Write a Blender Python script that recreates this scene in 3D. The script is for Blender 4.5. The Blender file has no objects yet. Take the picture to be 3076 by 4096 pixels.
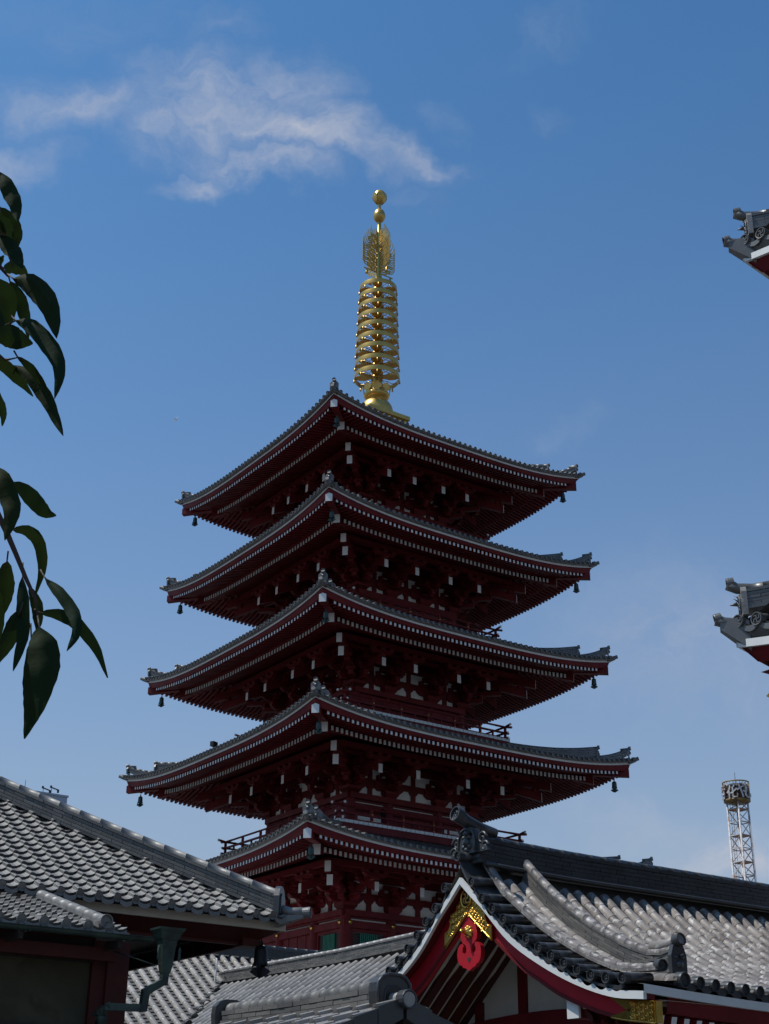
import bpy, math, random
from mathutils import Vector as V, Matrix
random.seed(7)
PI=math.pi
S=bpy.context.scene; C=S.collection
sin,cos,rad=math.sin,math.cos,math.radians
# The temple precinct is laid out on one square grid: world x and y run along its walls.
# ---------------------------------------------------------------- camera
PSI=0.605886; PITCH=0.432005; ROLL=0.0117705
f_=V((sin(PSI)*cos(PITCH),cos(PSI)*cos(PITCH),sin(PITCH)))
r0=V((cos(PSI),-sin(PSI),0)); u0=r0.cross(f_)
r_=r0*cos(ROLL)+u0*sin(ROLL); u_=u0*cos(ROLL)-r0*sin(ROLL)
cd=bpy.data.cameras.new("camera"); cam=bpy.data.objects.new("camera",cd); C.objects.link(cam)
cd.sensor_fit='VERTICAL'; cd.sensor_height=24; cd.lens=24*5594.89/4096; cd.clip_start=0.05; cd.clip_end=40000
cam.matrix_world=Matrix(((r_.x,u_.x,-f_.x,0),(r_.y,u_.y,-f_.y,0),(r_.z,u_.z,-f_.z,0),(0,0,0,1)))
S.camera=cam
GZ=-1.6   # ground level; the lens is 1.6 m above it
def ray(px,py):
    return (f_*5594.89+r_*(px-1538)-u_*(py-2048)).normalized()
# ---------------------------------------------------------------- sun and sky
AZ=rad(58); EL=rad(61)
sd=V((-sin(AZ)*cos(EL),cos(AZ)*cos(EL),sin(EL)))
sl=bpy.data.lights.new("sun",'SUN'); sl.energy=4.6; sl.angle=rad(.5); sl.color=(1,.94,.85)
so=bpy.data.objects.new("sun",sl); C.objects.link(so); so.rotation_euler=sd.to_track_quat('Z','Y').to_euler()
S.view_settings.view_transform='Standard'; S.view_settings.look='None'; S.view_settings.exposure=-0.3; S.view_settings.gamma=1
W=bpy.data.worlds.new("World"); S.world=W; W.use_nodes=True
nt=W.node_tree; N=nt.nodes; L=nt.links
for n in list(N): N.remove(n)
def nn(t,**k):
    n=N.new(t)
    for a,b in k.items(): setattr(n,a,b)
    return n
def mth(op,a,b=None,clamp=False):
    n=N.new('ShaderNodeMath'); n.operation=op; n.use_clamp=clamp
    for i,x in enumerate((a,b)):
        if x is None: continue
        if isinstance(x,(int,float)): n.inputs[i].default_value=x
        else: L.new(x,n.inputs[i])
    return n.outputs[0]
sky=nn('ShaderNodeTexSky'); sky.sky_type='NISHITA'; sky.sun_disc=False; sky.sun_elevation=EL
sky.sun_rotation=math.atan2(sd.x,sd.y); sky.altitude=0; sky.air_density=1.15; sky.dust_density=1.6; sky.ozone_density=2.6
tc=nn('ShaderNodeTexCoord'); cdir=ray(1538,2048)
ca=V((cos(PSI),-sin(PSI),0)); cb=ca.cross(cdir)
def dot(v):
    n=N.new('ShaderNodeVectorMath'); n.operation='DOT_PRODUCT'; L.new(tc.outputs['Generated'],n.inputs[0]); n.inputs[1].default_value=v; return n.outputs['Value']
dz=mth('MAXIMUM',dot(cdir),.05)
qx=mth('DIVIDE',dot(ca),dz); qy=mth('DIVIDE',dot(cb),dz)
cmb=N.new('ShaderNodeCombineXYZ'); L.new(qx,cmb.inputs[0]); L.new(qy,cmb.inputs[1])
def noise(vec,scale,det,rough,dist=0):
    n=N.new('ShaderNodeTexNoise'); n.inputs['Scale'].default_value=scale; n.inputs['Detail'].default_value=det
    n.inputs['Roughness'].default_value=rough; n.inputs['Distortion'].default_value=dist; L.new(vec,n.inputs['Vector']); return n
warp=noise(cmb.outputs[0],9,5,.6)
sb=N.new('ShaderNodeVectorMath'); sb.operation='SUBTRACT'; L.new(warp.outputs['Color'],sb.inputs[0]); sb.inputs[1].default_value=(.5,.5,.5)
sc_=N.new('ShaderNodeVectorMath'); sc_.operation='SCALE'; L.new(sb.outputs[0],sc_.inputs[0]); sc_.inputs['Scale'].default_value=.13
ad=N.new('ShaderNodeVectorMath'); ad.operation='ADD'; L.new(cmb.outputs[0],ad.inputs[0]); L.new(sc_.outputs[0],ad.inputs[1])
wq=ad.outputs[0]
# where each patch of thin cloud hangs: centre, half length, half width (tangent of the angle), tilt, density
CL=[(470,400,300,110,0,.5),(1500,640,260,90,-6,.5),(760,260,330,110,-15,.35),(260,400,330,130,-5,.60),(60,620,170,90,0,.45),(660,480,240,120,20,.65),(900,420,350,220,-8,.75),(1150,310,230,170,-30,.62),(1330,520,180,110,-25,.6),
    (1190,560,340,90,-24,.95),(1010,640,300,80,-22,.85),(820,690,190,60,10,.62),(1640,650,190,60,4,.66),(1320,540,180,80,-20,.7),
    (860,70,150,60,20,.22),(2200,80,250,80,25,.16),(2180,450,110,60,0,.14),(1740,440,100,60,0,.14),(2230,1710,170,55,4,.16),
    (1600,800,110,50,0,.14),(2850,2560,620,300,-6,.36),(2950,3420,460,150,8,.95),(2700,3300,400,140,-15,.45),(1200,3200,500,200,0,.2),(300,40,500,120,0,.12),(2300,2420,160,60,0,.12)]
tot=None
for (px,py,a,b,ang,st) in CL:
    x0=(px-1538)/5595; y0=(2048-py)/5595
    mp=N.new('ShaderNodeMapping'); mp.vector_type='TEXTURE'; L.new(wq,mp.inputs['Vector'])
    mp.inputs['Location'].default_value=(x0,y0,0); mp.inputs['Rotation'].default_value=(0,0,rad(ang)); mp.inputs['Scale'].default_value=(a/5595,b/5595,1)
    ln=N.new('ShaderNodeVectorMath'); ln.operation='LENGTH'; L.new(mp.outputs[0],ln.inputs[0])
    mr=N.new('ShaderNodeMapRange'); mr.interpolation_type='SMOOTHSTEP'; L.new(ln.outputs['Value'],mr.inputs['Value'])
    mr.inputs['From Min'].default_value=1.5; mr.inputs['From Max'].default_value=.0; mr.inputs['To Min'].default_value=0; mr.inputs['To Max'].default_value=st
    tot=mr.outputs[0] if tot is None else mth('MAXIMUM',tot,mr.outputs[0])
wis=N.new('ShaderNodeMapping'); L.new(wq,wis.inputs['Vector']); wis.inputs['Rotation'].default_value=(0,0,rad(35)); wis.inputs['Scale'].default_value=(1,1.8,1)
fb=noise(wis.outputs[0],18,10,.66,.45)
fr=N.new('ShaderNodeMapRange'); L.new(fb.outputs['Fac'],fr.inputs['Value']); fr.inputs['From Min'].default_value=.26; fr.inputs['From Max'].default_value=.78
dens=mth('MULTIPLY',tot,fr.outputs[0],True)
dens=mth('ADD',dens,mth('MULTIPLY',mth('MULTIPLY',tot,tot),.22),True)
hz=mth('POWER',mth('SUBTRACT',1,mth('MAXIMUM',dot(V((0,0,1))),0),True),3.0)
tint=N.new('ShaderNodeMixRGB'); tint.blend_type='MULTIPLY'; tint.inputs[0].default_value=1; L.new(sky.outputs[0],tint.inputs[1]); tint.inputs[2].default_value=(.44,.93,1.26,1)
low=N.new('ShaderNodeMixRGB'); L.new(mth('MULTIPLY',hz,1.0,True),low.inputs[0]); L.new(tint.outputs[0],low.inputs[1]); low.inputs[2].default_value=(4.7,4.9,5.5,1)
mx=N.new('ShaderNodeMixRGB'); L.new(dens,mx.inputs[0]); L.new(low.outputs[0],mx.inputs[1]); mx.inputs[2].default_value=(5.0,5.3,6.2,1)
bg=N.new('ShaderNodeBackground'); bg.inputs['Strength'].default_value=.12; L.new(mx.outputs[0],bg.inputs['Color'])
ow=N.new('ShaderNodeOutputWorld'); L.new(bg.outputs[0],ow.inputs[0])
# ---------------------------------------------------------------- materials
def mat(name,c1,c2=None,rough=.5,metal=0,nscale=3,nmix=.5,rand=0.0,bump=0,stain=None,spec=.5,coat=0,transl=None,bscale=None):
    m=bpy.data.materials.new(name); m.use_nodes=True; t=m.node_tree; b=t.nodes['Principled BSDF']
    b.inputs['Roughness'].default_value=rough; b.inputs['Metallic'].default_value=metal; b.inputs['Specular IOR Level'].default_value=spec
    if coat: b.inputs['Coat Weight'].default_value=coat; b.inputs['Coat Roughness'].default_value=.25
    c2=c2 or tuple(x*.75 for x in c1)
    co=t.nodes.new('ShaderNodeTexCoord')
    nz=t.nodes.new('ShaderNodeTexNoise'); nz.inputs['Scale'].default_value=nscale; nz.inputs['Detail'].default_value=6; nz.inputs['Roughness'].default_value=.6
    t.links.new(co.outputs['Object'],nz.inputs['Vector'])
    mr=t.nodes.new('ShaderNodeMapRange'); mr.inputs['From Min'].default_value=.35; mr.inputs['From Max'].default_value=.65
    t.links.new(nz.outputs['Fac'],mr.inputs['Value'])
    fac=mr.outputs[0]
    if rand:
        g=t.nodes.new('ShaderNodeNewGeometry')
        a=t.nodes.new('ShaderNodeMath'); a.operation='MULTIPLY'; t.links.new(g.outputs['Random Per Island'],a.inputs[0]); a.inputs[1].default_value=rand
        bb=t.nodes.new('ShaderNodeMath'); bb.operation='MULTIPLY_ADD'; t.links.new(fac,bb.inputs[0]); bb.inputs[1].default_value=1-rand; t.links.new(a.outputs[0],bb.inputs[2]); fac=bb.outputs[0]
    mx=t.nodes.new('ShaderNodeMixRGB'); t.links.new(fac,mx.inputs[0]); mx.inputs[1].default_value=(*c1,1); mx.inputs[2].default_value=(*c2,1)
    out=mx.outputs[0]
    if stain:
        n2=t.nodes.new('ShaderNodeTexNoise'); n2.inputs['Scale'].default_value=stain[1]; n2.inputs['Detail'].default_value=8; n2.inputs['Distortion'].default_value=.8
        t.links.new(co.outputs['Object'],n2.inputs['Vector'])
        m2=t.nodes.new('ShaderNodeMapRange'); m2.inputs['From Min'].default_value=stain[2]; m2.inputs['From Max'].default_value=stain[2]+.1; t.links.new(n2.outputs['Fac'],m2.inputs['Value'])
        m2.inputs['To Max'].default_value=stain[3]
        mm=t.nodes.new('ShaderNodeMixRGB'); t.links.new(m2.outputs[0],mm.inputs[0]); t.links.new(out,mm.inputs[1]); mm.inputs[2].default_value=(*stain[0],1); out=mm.outputs[0]
        rr=t.nodes.new('ShaderNodeMapRange'); t.links.new(nz.outputs['Fac'],rr.inputs['Value']); rr.inputs['To Min'].default_value=rough-.1; rr.inputs['To Max'].default_value=rough+.2
        t.links.new(rr.outputs[0],b.inputs['Roughness'])
    t.links.new(out,b.inputs['Base Color'])
    if bump:
        n3=t.nodes.new('ShaderNodeTexNoise'); n3.inputs['Scale'].default_value=bscale or nscale*12; n3.inputs['Detail'].default_value=5; t.links.new(co.outputs['Object'],n3.inputs['Vector'])
        bp=t.nodes.new('ShaderNodeBump'); bp.inputs['Strength'].default_value=bump; bp.inputs['Distance'].default_value=.02; t.links.new(n3.outputs['Fac'],bp.inputs['Height']); t.links.new(bp.outputs[0],b.inputs['Normal'])
    if transl:
        tr=t.nodes.new('ShaderNodeBsdfTranslucent'); tr.inputs[0].default_value=(*transl,1); ms=t.nodes.new('ShaderNodeMixShader'); ms.inputs[0].default_value=.3
        o=t.nodes['Material Output']; t.links.new(b.outputs[0],ms.inputs[1]); t.links.new(tr.outputs[0],ms.inputs[2]); t.links.new(ms.outputs[0],o.inputs[0])
    return m
M={}
M['red']=mat('vermilion_wood',(.140,.0085,.011),(.095,.0065,.009),.55,nscale=1.6,bump=.15,spec=.25,stain=((.10,.012,.012),5,.62,.5))
M['redb']=mat('bright_vermilion',(.42,.010,.020),(.34,.008,.016),.45,spec=.35)
M['redd']=mat('brown_red_wood',(.070,.011,.008),(.045,.008,.006),.6,spec=.3)
M['white']=mat('white_paint',(.66,.67,.66),(.59,.60,.59),.6,nscale=2)
M['plaster']=mat('white_plaster',(.80,.79,.75),(.70,.69,.66),.85,nscale=1.2,spec=.2,stain=((.50,.48,.44),2.5,.60,.5))
M['cream']=mat('cream_board',(.60,.57,.50),(.50,.47,.41),.8,nscale=1.5,spec=.2)
M['ptile']=mat('grey_metal_tile',(.15,.145,.14),(.085,.083,.08),.40,.2,rand=.4,spec=.6)
M['gtile']=mat('old_grey_tile',(.27,.245,.23),(.085,.072,.068),.45,.1,nscale=4.5,rand=.6,bump=.35,stain=((.44,.43,.42),8,.55,.75),spec=.6)
M['btile']=mat('weathered_grey_tile',(.34,.32,.30),(.15,.14,.13),.42,.1,nscale=3,rand=.6,bump=.25,stain=((.42,.40,.38),9,.58,.6),spec=.7)
M['ltile']=mat('dark_grey_tile',(.215,.208,.198),(.125,.121,.116),.47,.15,nscale=1.6,rand=.5,bump=.15,stain=((.27,.26,.25),6,.62,.5),spec=.7)
M['dtile']=mat('charcoal_tile',(.055,.056,.058),(.030,.031,.033),.40,.15,nscale=2,rand=.4,spec=.6,bump=.1)
M['brick']=mat('ridge_course_tile',(.15,.14,.125),(.06,.058,.058),.55,nscale=3,rand=.7,bump=.2)
M['pan']=mat('pan_tile',(.11,.105,.10),(.06,.056,.053),.55,nscale=3,rand=.4,bump=.2)
M['gold']=mat('gilded_metal',(.80,.52,.13),(.60,.36,.08),.28,1,nscale=5,bump=.1)
M['sgold']=mat('satin_gold',(.60,.39,.105),(.50,.31,.08),.36,.75,nscale=2,spec=.6)
M['bronze']=mat('green_bronze',(.05,.085,.075),(.03,.045,.042),.5,.4,nscale=6,bump=.2)
M['copper']=mat('copper_patina',(.042,.072,.058),(.018,.026,.023),.5,.3,nscale=4,bump=.2)
M['green']=mat('green_lattice',(.01,.16,.10),(.01,.12,.08),.6)
M['dark']=mat('dark_timber',(.03,.02,.018),(.02,.014,.012),.7)
M['panel']=mat('olive_wall_panel',(.085,.08,.055),(.055,.052,.036),.9,nscale=1.3,spec=.2,stain=((.045,.035,.025),2.2,.56,.6))
M['black']=mat('black_lacquer',(.015,.015,.016),None,.3)
M['ground']=mat('paving',(.13,.125,.12),(.09,.087,.084),.85,nscale=.8,bump=.3)
M['steel']=mat('white_steel',(.56,.56,.58),(.46,.45,.45),.5,nscale=1,stain=((.26,.13,.07),1.4,.50,.7))
M['rust']=mat('rusty_steel',(.30,.15,.08),(.40,.33,.28),.7,nscale=2)
M['drum']=mat('yellow_sign_drum',(.26,.17,.04),(.10,.06,.02),.5,nscale=1.2)
M['concrete']=mat('blue_grey_cladding',(.33,.38,.45),(.28,.32,.38),.7,nscale=.2)
M['glass']=mat('window_glass',(.05,.06,.07),None,.1)
M['plane']=mat('aircraft_white',(.8,.8,.8),None,.4)
M['bark']=mat('cherry_bark',(.06,.035,.03),(.035,.02,.018),.7,nscale=20,bump=.4)
M['leaf']=mat('cherry_leaf',(.010,.030,.016),(.022,.030,.008),.72,nscale=14,rand=.7,transl=(.016,.028,.005),bump=.05,bscale=120,spec=.10)
M['wire']=mat('black_metal',(.02,.02,.022),None,.5,.5)
# ---------------------------------------------------------------- mesh helpers
class MB:
    def __init__(s): s.v=[]; s.f=[]; s.m=[]; s.sm=[]
    def add(s,vs,fs,m=0,smooth=False):
        o=len(s.v); s.v+= [tuple(x) for x in vs]
        for q in fs: s.f.append(tuple(i+o for i in q)); s.m.append(m); s.sm.append(smooth)
        return o
    def hexa(s,a,b,m=0,mend=None,ms=None):   # a,b: lists of 4 corners (same winding), b faces forward
        vs=list(a)+list(b)
        s.add(vs,[(3,2,1,0)],m); o=len(s.v)-8
        for i in range(4):
            j=(i+1)%4; s.f.append((o+i,o+j,o+4+j,o+4+i)); s.m.append(m); s.sm.append(False)
        s.f.append((o+4,o+5,o+6,o+7)); s.m.append(m if mend is None else mend); s.sm.append(False)
    def box(s,x0,x1,y0,y1,z0,z1,m=0,T=None):
        P=[V((x,y,z)) for z in (z0,z1) for x,y in ((x0,y0),(x1,y0),(x1,y1),(x0,y1))]
        if T: P=[T(p) for p in P]
        s.add(P,[(3,2,1,0),(4,5,6,7),(0,1,5,4),(1,2,6,5),(2,3,7,6),(3,0,4,7)],m)
    def beam(s,a,b,w,h,m=0,mend=None,up=V((0,0,1)),T=None,mstart=None):  # square bar from a to b; end face at b may differ
        a=V(a);b=V(b); d=(b-a).normalized(); sx=d.cross(up).normalized(); uz=sx.cross(d)
        q=lambda c:[c-sx*w/2-uz*h/2,c+sx*w/2-uz*h/2,c+sx*w/2+uz*h/2,c-sx*w/2+uz*h/2]
        A,B=q(a),q(b)
        if T: A=[T(p) for p in A];B=[T(p) for p in B]
        s.hexa(A,B,m,mend)
    def tube(s,path,rr,n=8,m=0,caps=True,smooth=True):
        path=[V(p) for p in path]; k=len(path)
        if isinstance(rr,(int,float)): rr=[rr]*k
        vs=[];prev=None
        for i,p in enumerate(path):
            d=(path[min(i+1,k-1)]-path[max(i-1,0)]).normalized()
            if prev is None:
                a=V((0,0,1)) if abs(d.z)<.9 else V((1,0,0)); sx=d.cross(a).normalized()
            else: sx=(prev-d*prev.dot(d)).normalized()
            prev=sx; uz=sx.cross(d)
            for j in range(n):
                t=2*PI*j/n; vs.append(p+(sx*cos(t)+uz*sin(t))*rr[i])
        fs=[]
        for i in range(k-1):
            for j in range(n):
                a=i*n+j;b=i*n+(j+1)%n; fs.append((a,b,b+n,a+n))
        o=s.add(vs,fs,m,smooth)
        if caps:
            s.f.append(tuple(o+j for j in range(n))[::-1]);s.m.append(m);s.sm.append(False)
            s.f.append(tuple(o+(k-1)*n+j for j in range(n)));s.m.append(m);s.sm.append(False)
    def lathe(s,prof,n=24,c=(0,0,0),m=0,smooth=True,axis=None):
        # prof: list of (r,h) along axis
        c=V(c); ax=V(axis).normalized() if axis is not None else V((0,0,1))
        a=V((0,0,1)) if abs(ax.z)<.9 else V((1,0,0)); sx=ax.cross(a).normalized(); sy=ax.cross(sx)
        vs=[];fs=[]
        for r,h in prof:
            for j in range(n):
                t=2*PI*j/n; vs.append(c+ax*h+(sx*cos(t)+sy*sin(t))*max(r,.0005))
        for i in range(len(prof)-1):
            for j in range(n):
                p=i*n+j;q=i*n+(j+1)%n; fs.append((p,q,q+n,p+n))
        s.add(vs,fs,m,smooth)
    def prism(s,poly,T,d0,d1,m=0,mf=None):   # poly: 2D points, T(u,v,d) -> 3D
        n=len(poly); vs=[T(u,v,d0) for u,v in poly]+[T(u,v,d1) for u,v in poly]
        o=s.add(vs,[(i,(i+1)%n,n+(i+1)%n,n+i) for i in range(n)],m)
        s.f.append(tuple(o+i for i in range(n))[::-1]); s.m.append(m if mf is None else mf); s.sm.append(False)
        s.f.append(tuple(o+n+i for i in range(n))); s.m.append(m if mf is None else mf); s.sm.append(False)
    def build(s,name,mats,parent=None,loc=None,rz=0):
        me=bpy.data.meshes.new(name); me.from_pydata(s.v,[],s.f)
        if not isinstance(mats,(list,tuple)): mats=[mats]
        for k in mats: me.materials.append(M[k])
        me.polygons.foreach_set('material_index',s.m); me.polygons.foreach_set('use_smooth',s.sm); me.update()
        o=bpy.data.objects.new(name,me); C.objects.link(o)
        if parent: o.parent=parent
        if loc is not None: o.location=loc
        o.rotation_euler.z=rz
        return o
def thing(name,label,cat,loc=(0,0,0),group=None):
    o=bpy.data.objects.new(name,None); C.objects.link(o); o.location=loc; o.empty_display_size=.3
    return tag(o,label,cat,group)
def tag(o,label,cat,group=None):
    o['label']=label; o['category']=cat
    if group: o['group']=group
    return o
def struct(o): o['kind']='structure'; return o
def cpy(o,parent,loc=None,rz=0):
    c=o.copy(); C.objects.link(c); c.parent=parent
    if loc is not None: c.location=loc
    c.rotation_euler.z=rz
    return c
def disc(mb,c,ax,r,mark=None,m=0,t=.03):   # round eave tile end with raised rim and crest
    ax=V(ax).normalized(); c=V(c)
    mb.lathe([(0,-t*.6),(r*.80,-t*.6),(r*.84,t*.8),(r*.97,t*.9),(r,0),(r,-.10)],16,c,m,smooth=False,axis=ax)
    up=V((0,0,1)); sx=up.cross(ax).normalized(); uy=ax.cross(sx)
    T=lambda a,b:c+sx*a*r+uy*b*r-ax*t*.1
    if mark=='swirl':
        for k in range(3):
            pts=[]
            for i in range(7):
                q=k*2*PI/3+i*.36; rr=.15+.36*i/6
                pts.append(T(cos(q)*rr,sin(q)*rr))
            mb.tube(pts,[r*.12*(1-.8*i/6) for i in range(7)],5,m)
        for k in range(14):
            q=k*2*PI/14; mb.lathe([(r*.05,0),(r*.03,t*.5),(0,t*.6)],6,T(cos(q)*.68,sin(q)*.68)-ax*t*.4,m,axis=ax)
    if mark=='manji':
        w=.13
        for a,b in (((0,-.5),(0,.5)),((-.5,0),(.5,0)),((0,.5),(-.45,.5)),((.5,0),(.5,.45)),((0,-.5),(.45,-.5)),((-.5,0),(-.5,-.45))):
            mb.beam(T(*a),T(*b),r*w,t*1.2,m,up=ax)
def frame(Sf,u,v,e=.02):
    p=V(Sf(u,v)); du=(V(Sf(u+e,v))-p).normalized(); dv=(V(Sf(u,v+e))-p).normalized(); n=du.cross(dv).normalized()
    if n.z<0: n=-n
    return p,du,dv,n
def tiles(pan,cov,Sf,us,vs,ok,r=.085,dep=.05,lift=.025,seg=5,arc=6,ends=None,endr=1.12,mark=None,pvs=None,capn=None):
    """curved pans between the lines us, round cover tiles on the lines; v grows up the slope"""
    pvs=pvs or vs; rf=r if callable(r) else (lambda u:r_0); r_0=r
    for i,u in enumerate(us):
        r=rf(u)
        if pan is not None and i<len(us)-1:
            u2=us[i+1]; um=(u+u2)/2
            for a,b in zip(pvs,pvs[1:]):
                if not ok(um,(a+b)/2): continue
                q=[];lo=[]
                for (vv,lf) in ((a,lift),(b+.02,0)):
                    for s in range(seg+1):
                        t=s/seg; p,du,dv,n=frame(Sf,u+(u2-u)*t,vv); x=p+n*(lf-dep*sin(PI*t)); q.append(x)
                        if vv==a: lo.append(x-n*lift*1.3+dv*lift*.7)
                q+=lo; o=2*(seg+1)
                pan.add(q,[(s,s+1,seg+2+s,seg+1+s) for s in range(seg)]+[(o+s,o+s+1,s+1,s) for s in range(seg)],0,False)
        if cov is not None:
            for a,b in zip(vs,vs[1:]):
                if not ok(u,(a+b)/2): continue
                q=[]; kj=random.uniform(-.012,.012)
                for (vv,k) in ((a,1.03),(b+.01,.965)):
                    p,du,dv,n=frame(Sf,u,vv)
                    for s in range(arc+1):
                        t=PI*s/arc; q.append(p+du*(cos(t)*r*k+kj*r*4*.3)+n*(sin(t)*r*k))
                fs=[(s,s+1,arc+2+s,arc+1+s) for s in range(arc)]
                o=cov.add(q,fs,0,True)
                cov.f.append(tuple(o+s for s in range(arc+1))); cov.m.append(0); cov.sm.append(False)
        if ends is not None and ok(u,vs[0]+.05):
            p,du,dv,n=frame(Sf,u,vs[0]); disc(ends,p+n*r*.15-dv*.03,-dv if not capn else capn,r*endr,mark)
def wave(mb,Sf,us,vs,ok,h=.06,lift=.045,dip=.035,th=.055):
    """one-piece tiles: a flat topped roll at one edge and a shallow pan, stepped course by course"""
    prof=[(0,-.01),(.005,h*.85),(.05,h),(.19,h*.96),(.25,h*.6),(.33,0),(.46,-dip*.75),(.62,-dip),(.80,-dip*.75),(.93,-dip*.15),(1.0,h*.2)]
    k=len(prof)
    for i in range(len(us)-1):
        u,u2=us[i],us[i+1]
        for a,b in zip(vs,vs[1:]):
            if not ok((u+u2)/2,(a+b)/2): continue
            q=[];lo=[]; j=random.uniform(-.004,.004)
            for vv,lf in ((a,lift+j),(b+.02,0)):
                for t,hh in prof:
                    p,du,dv,n=frame(Sf,u+(u2-u)*t,vv); x=p+n*(lf+hh); q.append(x)
                    if vv==a: lo.append(x-n*th+dv*th*.55)
            q+=lo
            mb.add(q,[(s,s+1,k+s+1,k+s) for s in range(k-1)]+[(2*k+s,2*k+s+1,s+1,s) for s in range(k-1)],0,False)
def ridge(mb,path,w,h,courses,rcap,brick=.32,capseg=.3,m=0,mc=1,side=None,taper=.7,out=.02,capend=True):
    """stack of flat ridge courses under a run of round cap tiles; path is the foot line"""
    path=[V(p) for p in path]
    ds=[0]
    for a,b in zip(path,path[1:]): ds.append(ds[-1]+(b-a).length)
    LT=ds[-1]
    def at(t):
        t=max(0,min(LT,t))
        for i in range(len(ds)-1):
            if t<=ds[i+1]+1e-9:
                k=(t-ds[i])/max(1e-9,ds[i+1]-ds[i]); return path[i].lerp(path[i+1],k)
        return path[-1]
    def sd_(t):
        d=at(t+.05)-at(t-.05); d.z=0; d.normalize(); return V((-d.y,d.x,0))
    ch=h/courses
    for c in range(courses):
        wd=w*(1-(1-taper)*c/max(1,courses-1))/2 + (out if c in (0,courses-1) else (c%2)*.004)
        t=-(brick/2 if c%2 else 0); 
        while t<LT-1e-6:
            a,b=max(t,0),min(t+brick,LT); t+=brick
            if b-a<.02: continue
            for sg in (-1,1):
                jit=random.uniform(-.004,.004)
                P=[];
                for tt in (a+.004,b-.004):
                    p=at(tt); s=sd_(tt)*sg
                    for zz in (c*ch,c*ch+ch*.86):
                        P.append([p+V((0,0,zz)),p+s*(wd+jit)+V((0,0,zz-.004))])
                q=[P[0][0],P[0][1],P[1][1],P[1][0],P[2][0],P[2][1],P[3][1],P[3][0]]
                fs=[(0,1,2,3),(7,6,5,4),(1,5,6,2),(2,6,7,3),(0,4,5,1)]
                if sg<0: fs=[x[::-1] for x in fs]
                mb.add(q,fs,m)
    n=max(1,int(round(LT/capseg))); 
    for i in range(n):
        a,b=LT*i/n,LT*(i+1)/n
        q=[]
        for tt,k in ((a-.01,1.02),(b,.975)):
            p=at(tt); s=sd_(tt)
            for j in range(9):
                q_=-.25+ (PI+.5)*j/8; q.append(p+V((0,0,h))+s*cos(q_)*rcap*k+V((0,0,sin(q_)*rcap*k)))
        o=mb.add(q,[(j,j+1,10+j,9+j) for j in range(8)],mc,True)
        mb.f.append(tuple(o+j for j in range(9))); mb.m.append(mc); mb.sm.append(False)
        mb.f.append(tuple(o+9+j for j in range(9))[::-1]); mb.m.append(mc); mb.sm.append(False)
def curl(mb,c,ax_u,ax_v,r,thick,turns=1.4,m=0,sg=1,depth=None):
    pts=[];rr=[];n=18
    for i in range(n):
        t=i/(n-1); q=t*turns*2*PI; k=r*(1-.8*t); pts.append(V(c)+ax_u*cos(q)*k*sg+ax_v*sin(q)*k); rr.append(thick*(1-.4*t))
    mb.tube(pts,rr,6,m)
def demon(mb,c,nrm,w,h,t=.12,m=0,curls=True):
    """arched ridge-end plate with relief boss, horn bumps and side scrolls"""
    c=V(c); nrm=V(nrm).normalized(); sx=V((0,0,1)).cross(nrm).normalized(); up=V((0,0,1))
    T=lambda u,v,d:c+sx*u+up*v+nrm*d
    def arch(k,base):
        return [(-w/2*k,base),(w/2*k,base),(w/2*k*1.02,h*.3),(w/2*k*.98,h*.62*k+.0),(w*.36*k,h*.86*k+.02),(w*.16*k,h*.97*k+.01),(0,h*k+.0),(-w*.16*k,h*.97*k+.01),(-w*.36*k,h*.86*k+.02),(-w/2*k*.98,h*.62*k),(-w/2*k*1.02,h*.3)]
    mb.prism(arch(1,0),T,-t,0,m)
    pts=[T(u,v,.01) for u,v in arch(.92,.02)[1:]+[arch(.92,.02)[0]]]
    mb.tube(pts,w*.035,5,m)
    for (u,v,r) in ((0,h*.42,w*.17),(-w*.17,h*.60,w*.09),(w*.17,h*.60,w*.09),(0,h*.76,w*.12),(-w*.16,h*.25,w*.1),(w*.16,h*.25,w*.1),(0,h*.14,w*.11)):
        mb.lathe([(r,0),(r*.9,r*.45),(r*.5,r*.8),(0,r*.9)],8,T(u,v,0),m,axis=nrm)
    for s in (-1,1): mb.tube([T(s*w*.2,h*.66,.0),T(s*w*.26,h*.8,.12*w),T(s*w*.22,h*.92,.3*w)],[w*.06,w*.04,w*.008],5,m)
    if curls:
        for s in (-1,1):
            curl(mb,T(s*w*.72,h*.48,-t*.4),sx*s,up,w*.24,w*.06,1.3,m)
            curl(mb,T(s*w*.86,h*.16,-t*.4),sx*s,up,w*.2,w*.06,1.2,m)
            mb.prism([(s*w*.45,0),(s*w*1.05,0),(s*w*.95,h*.2),(s*w*.6,h*.3),(s*w*.48,h*.6)][::s],T,-t*.8,-t*.3,m)
# ---------------------------------------------------------------- ground
g=MB(); g.add([(-15000,-15000,GZ),(15000,-15000,GZ),(15000,15000,GZ),(-15000,15000,GZ)],[(0,1,2,3)])
struct(g.build('ground','ground'))
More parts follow.
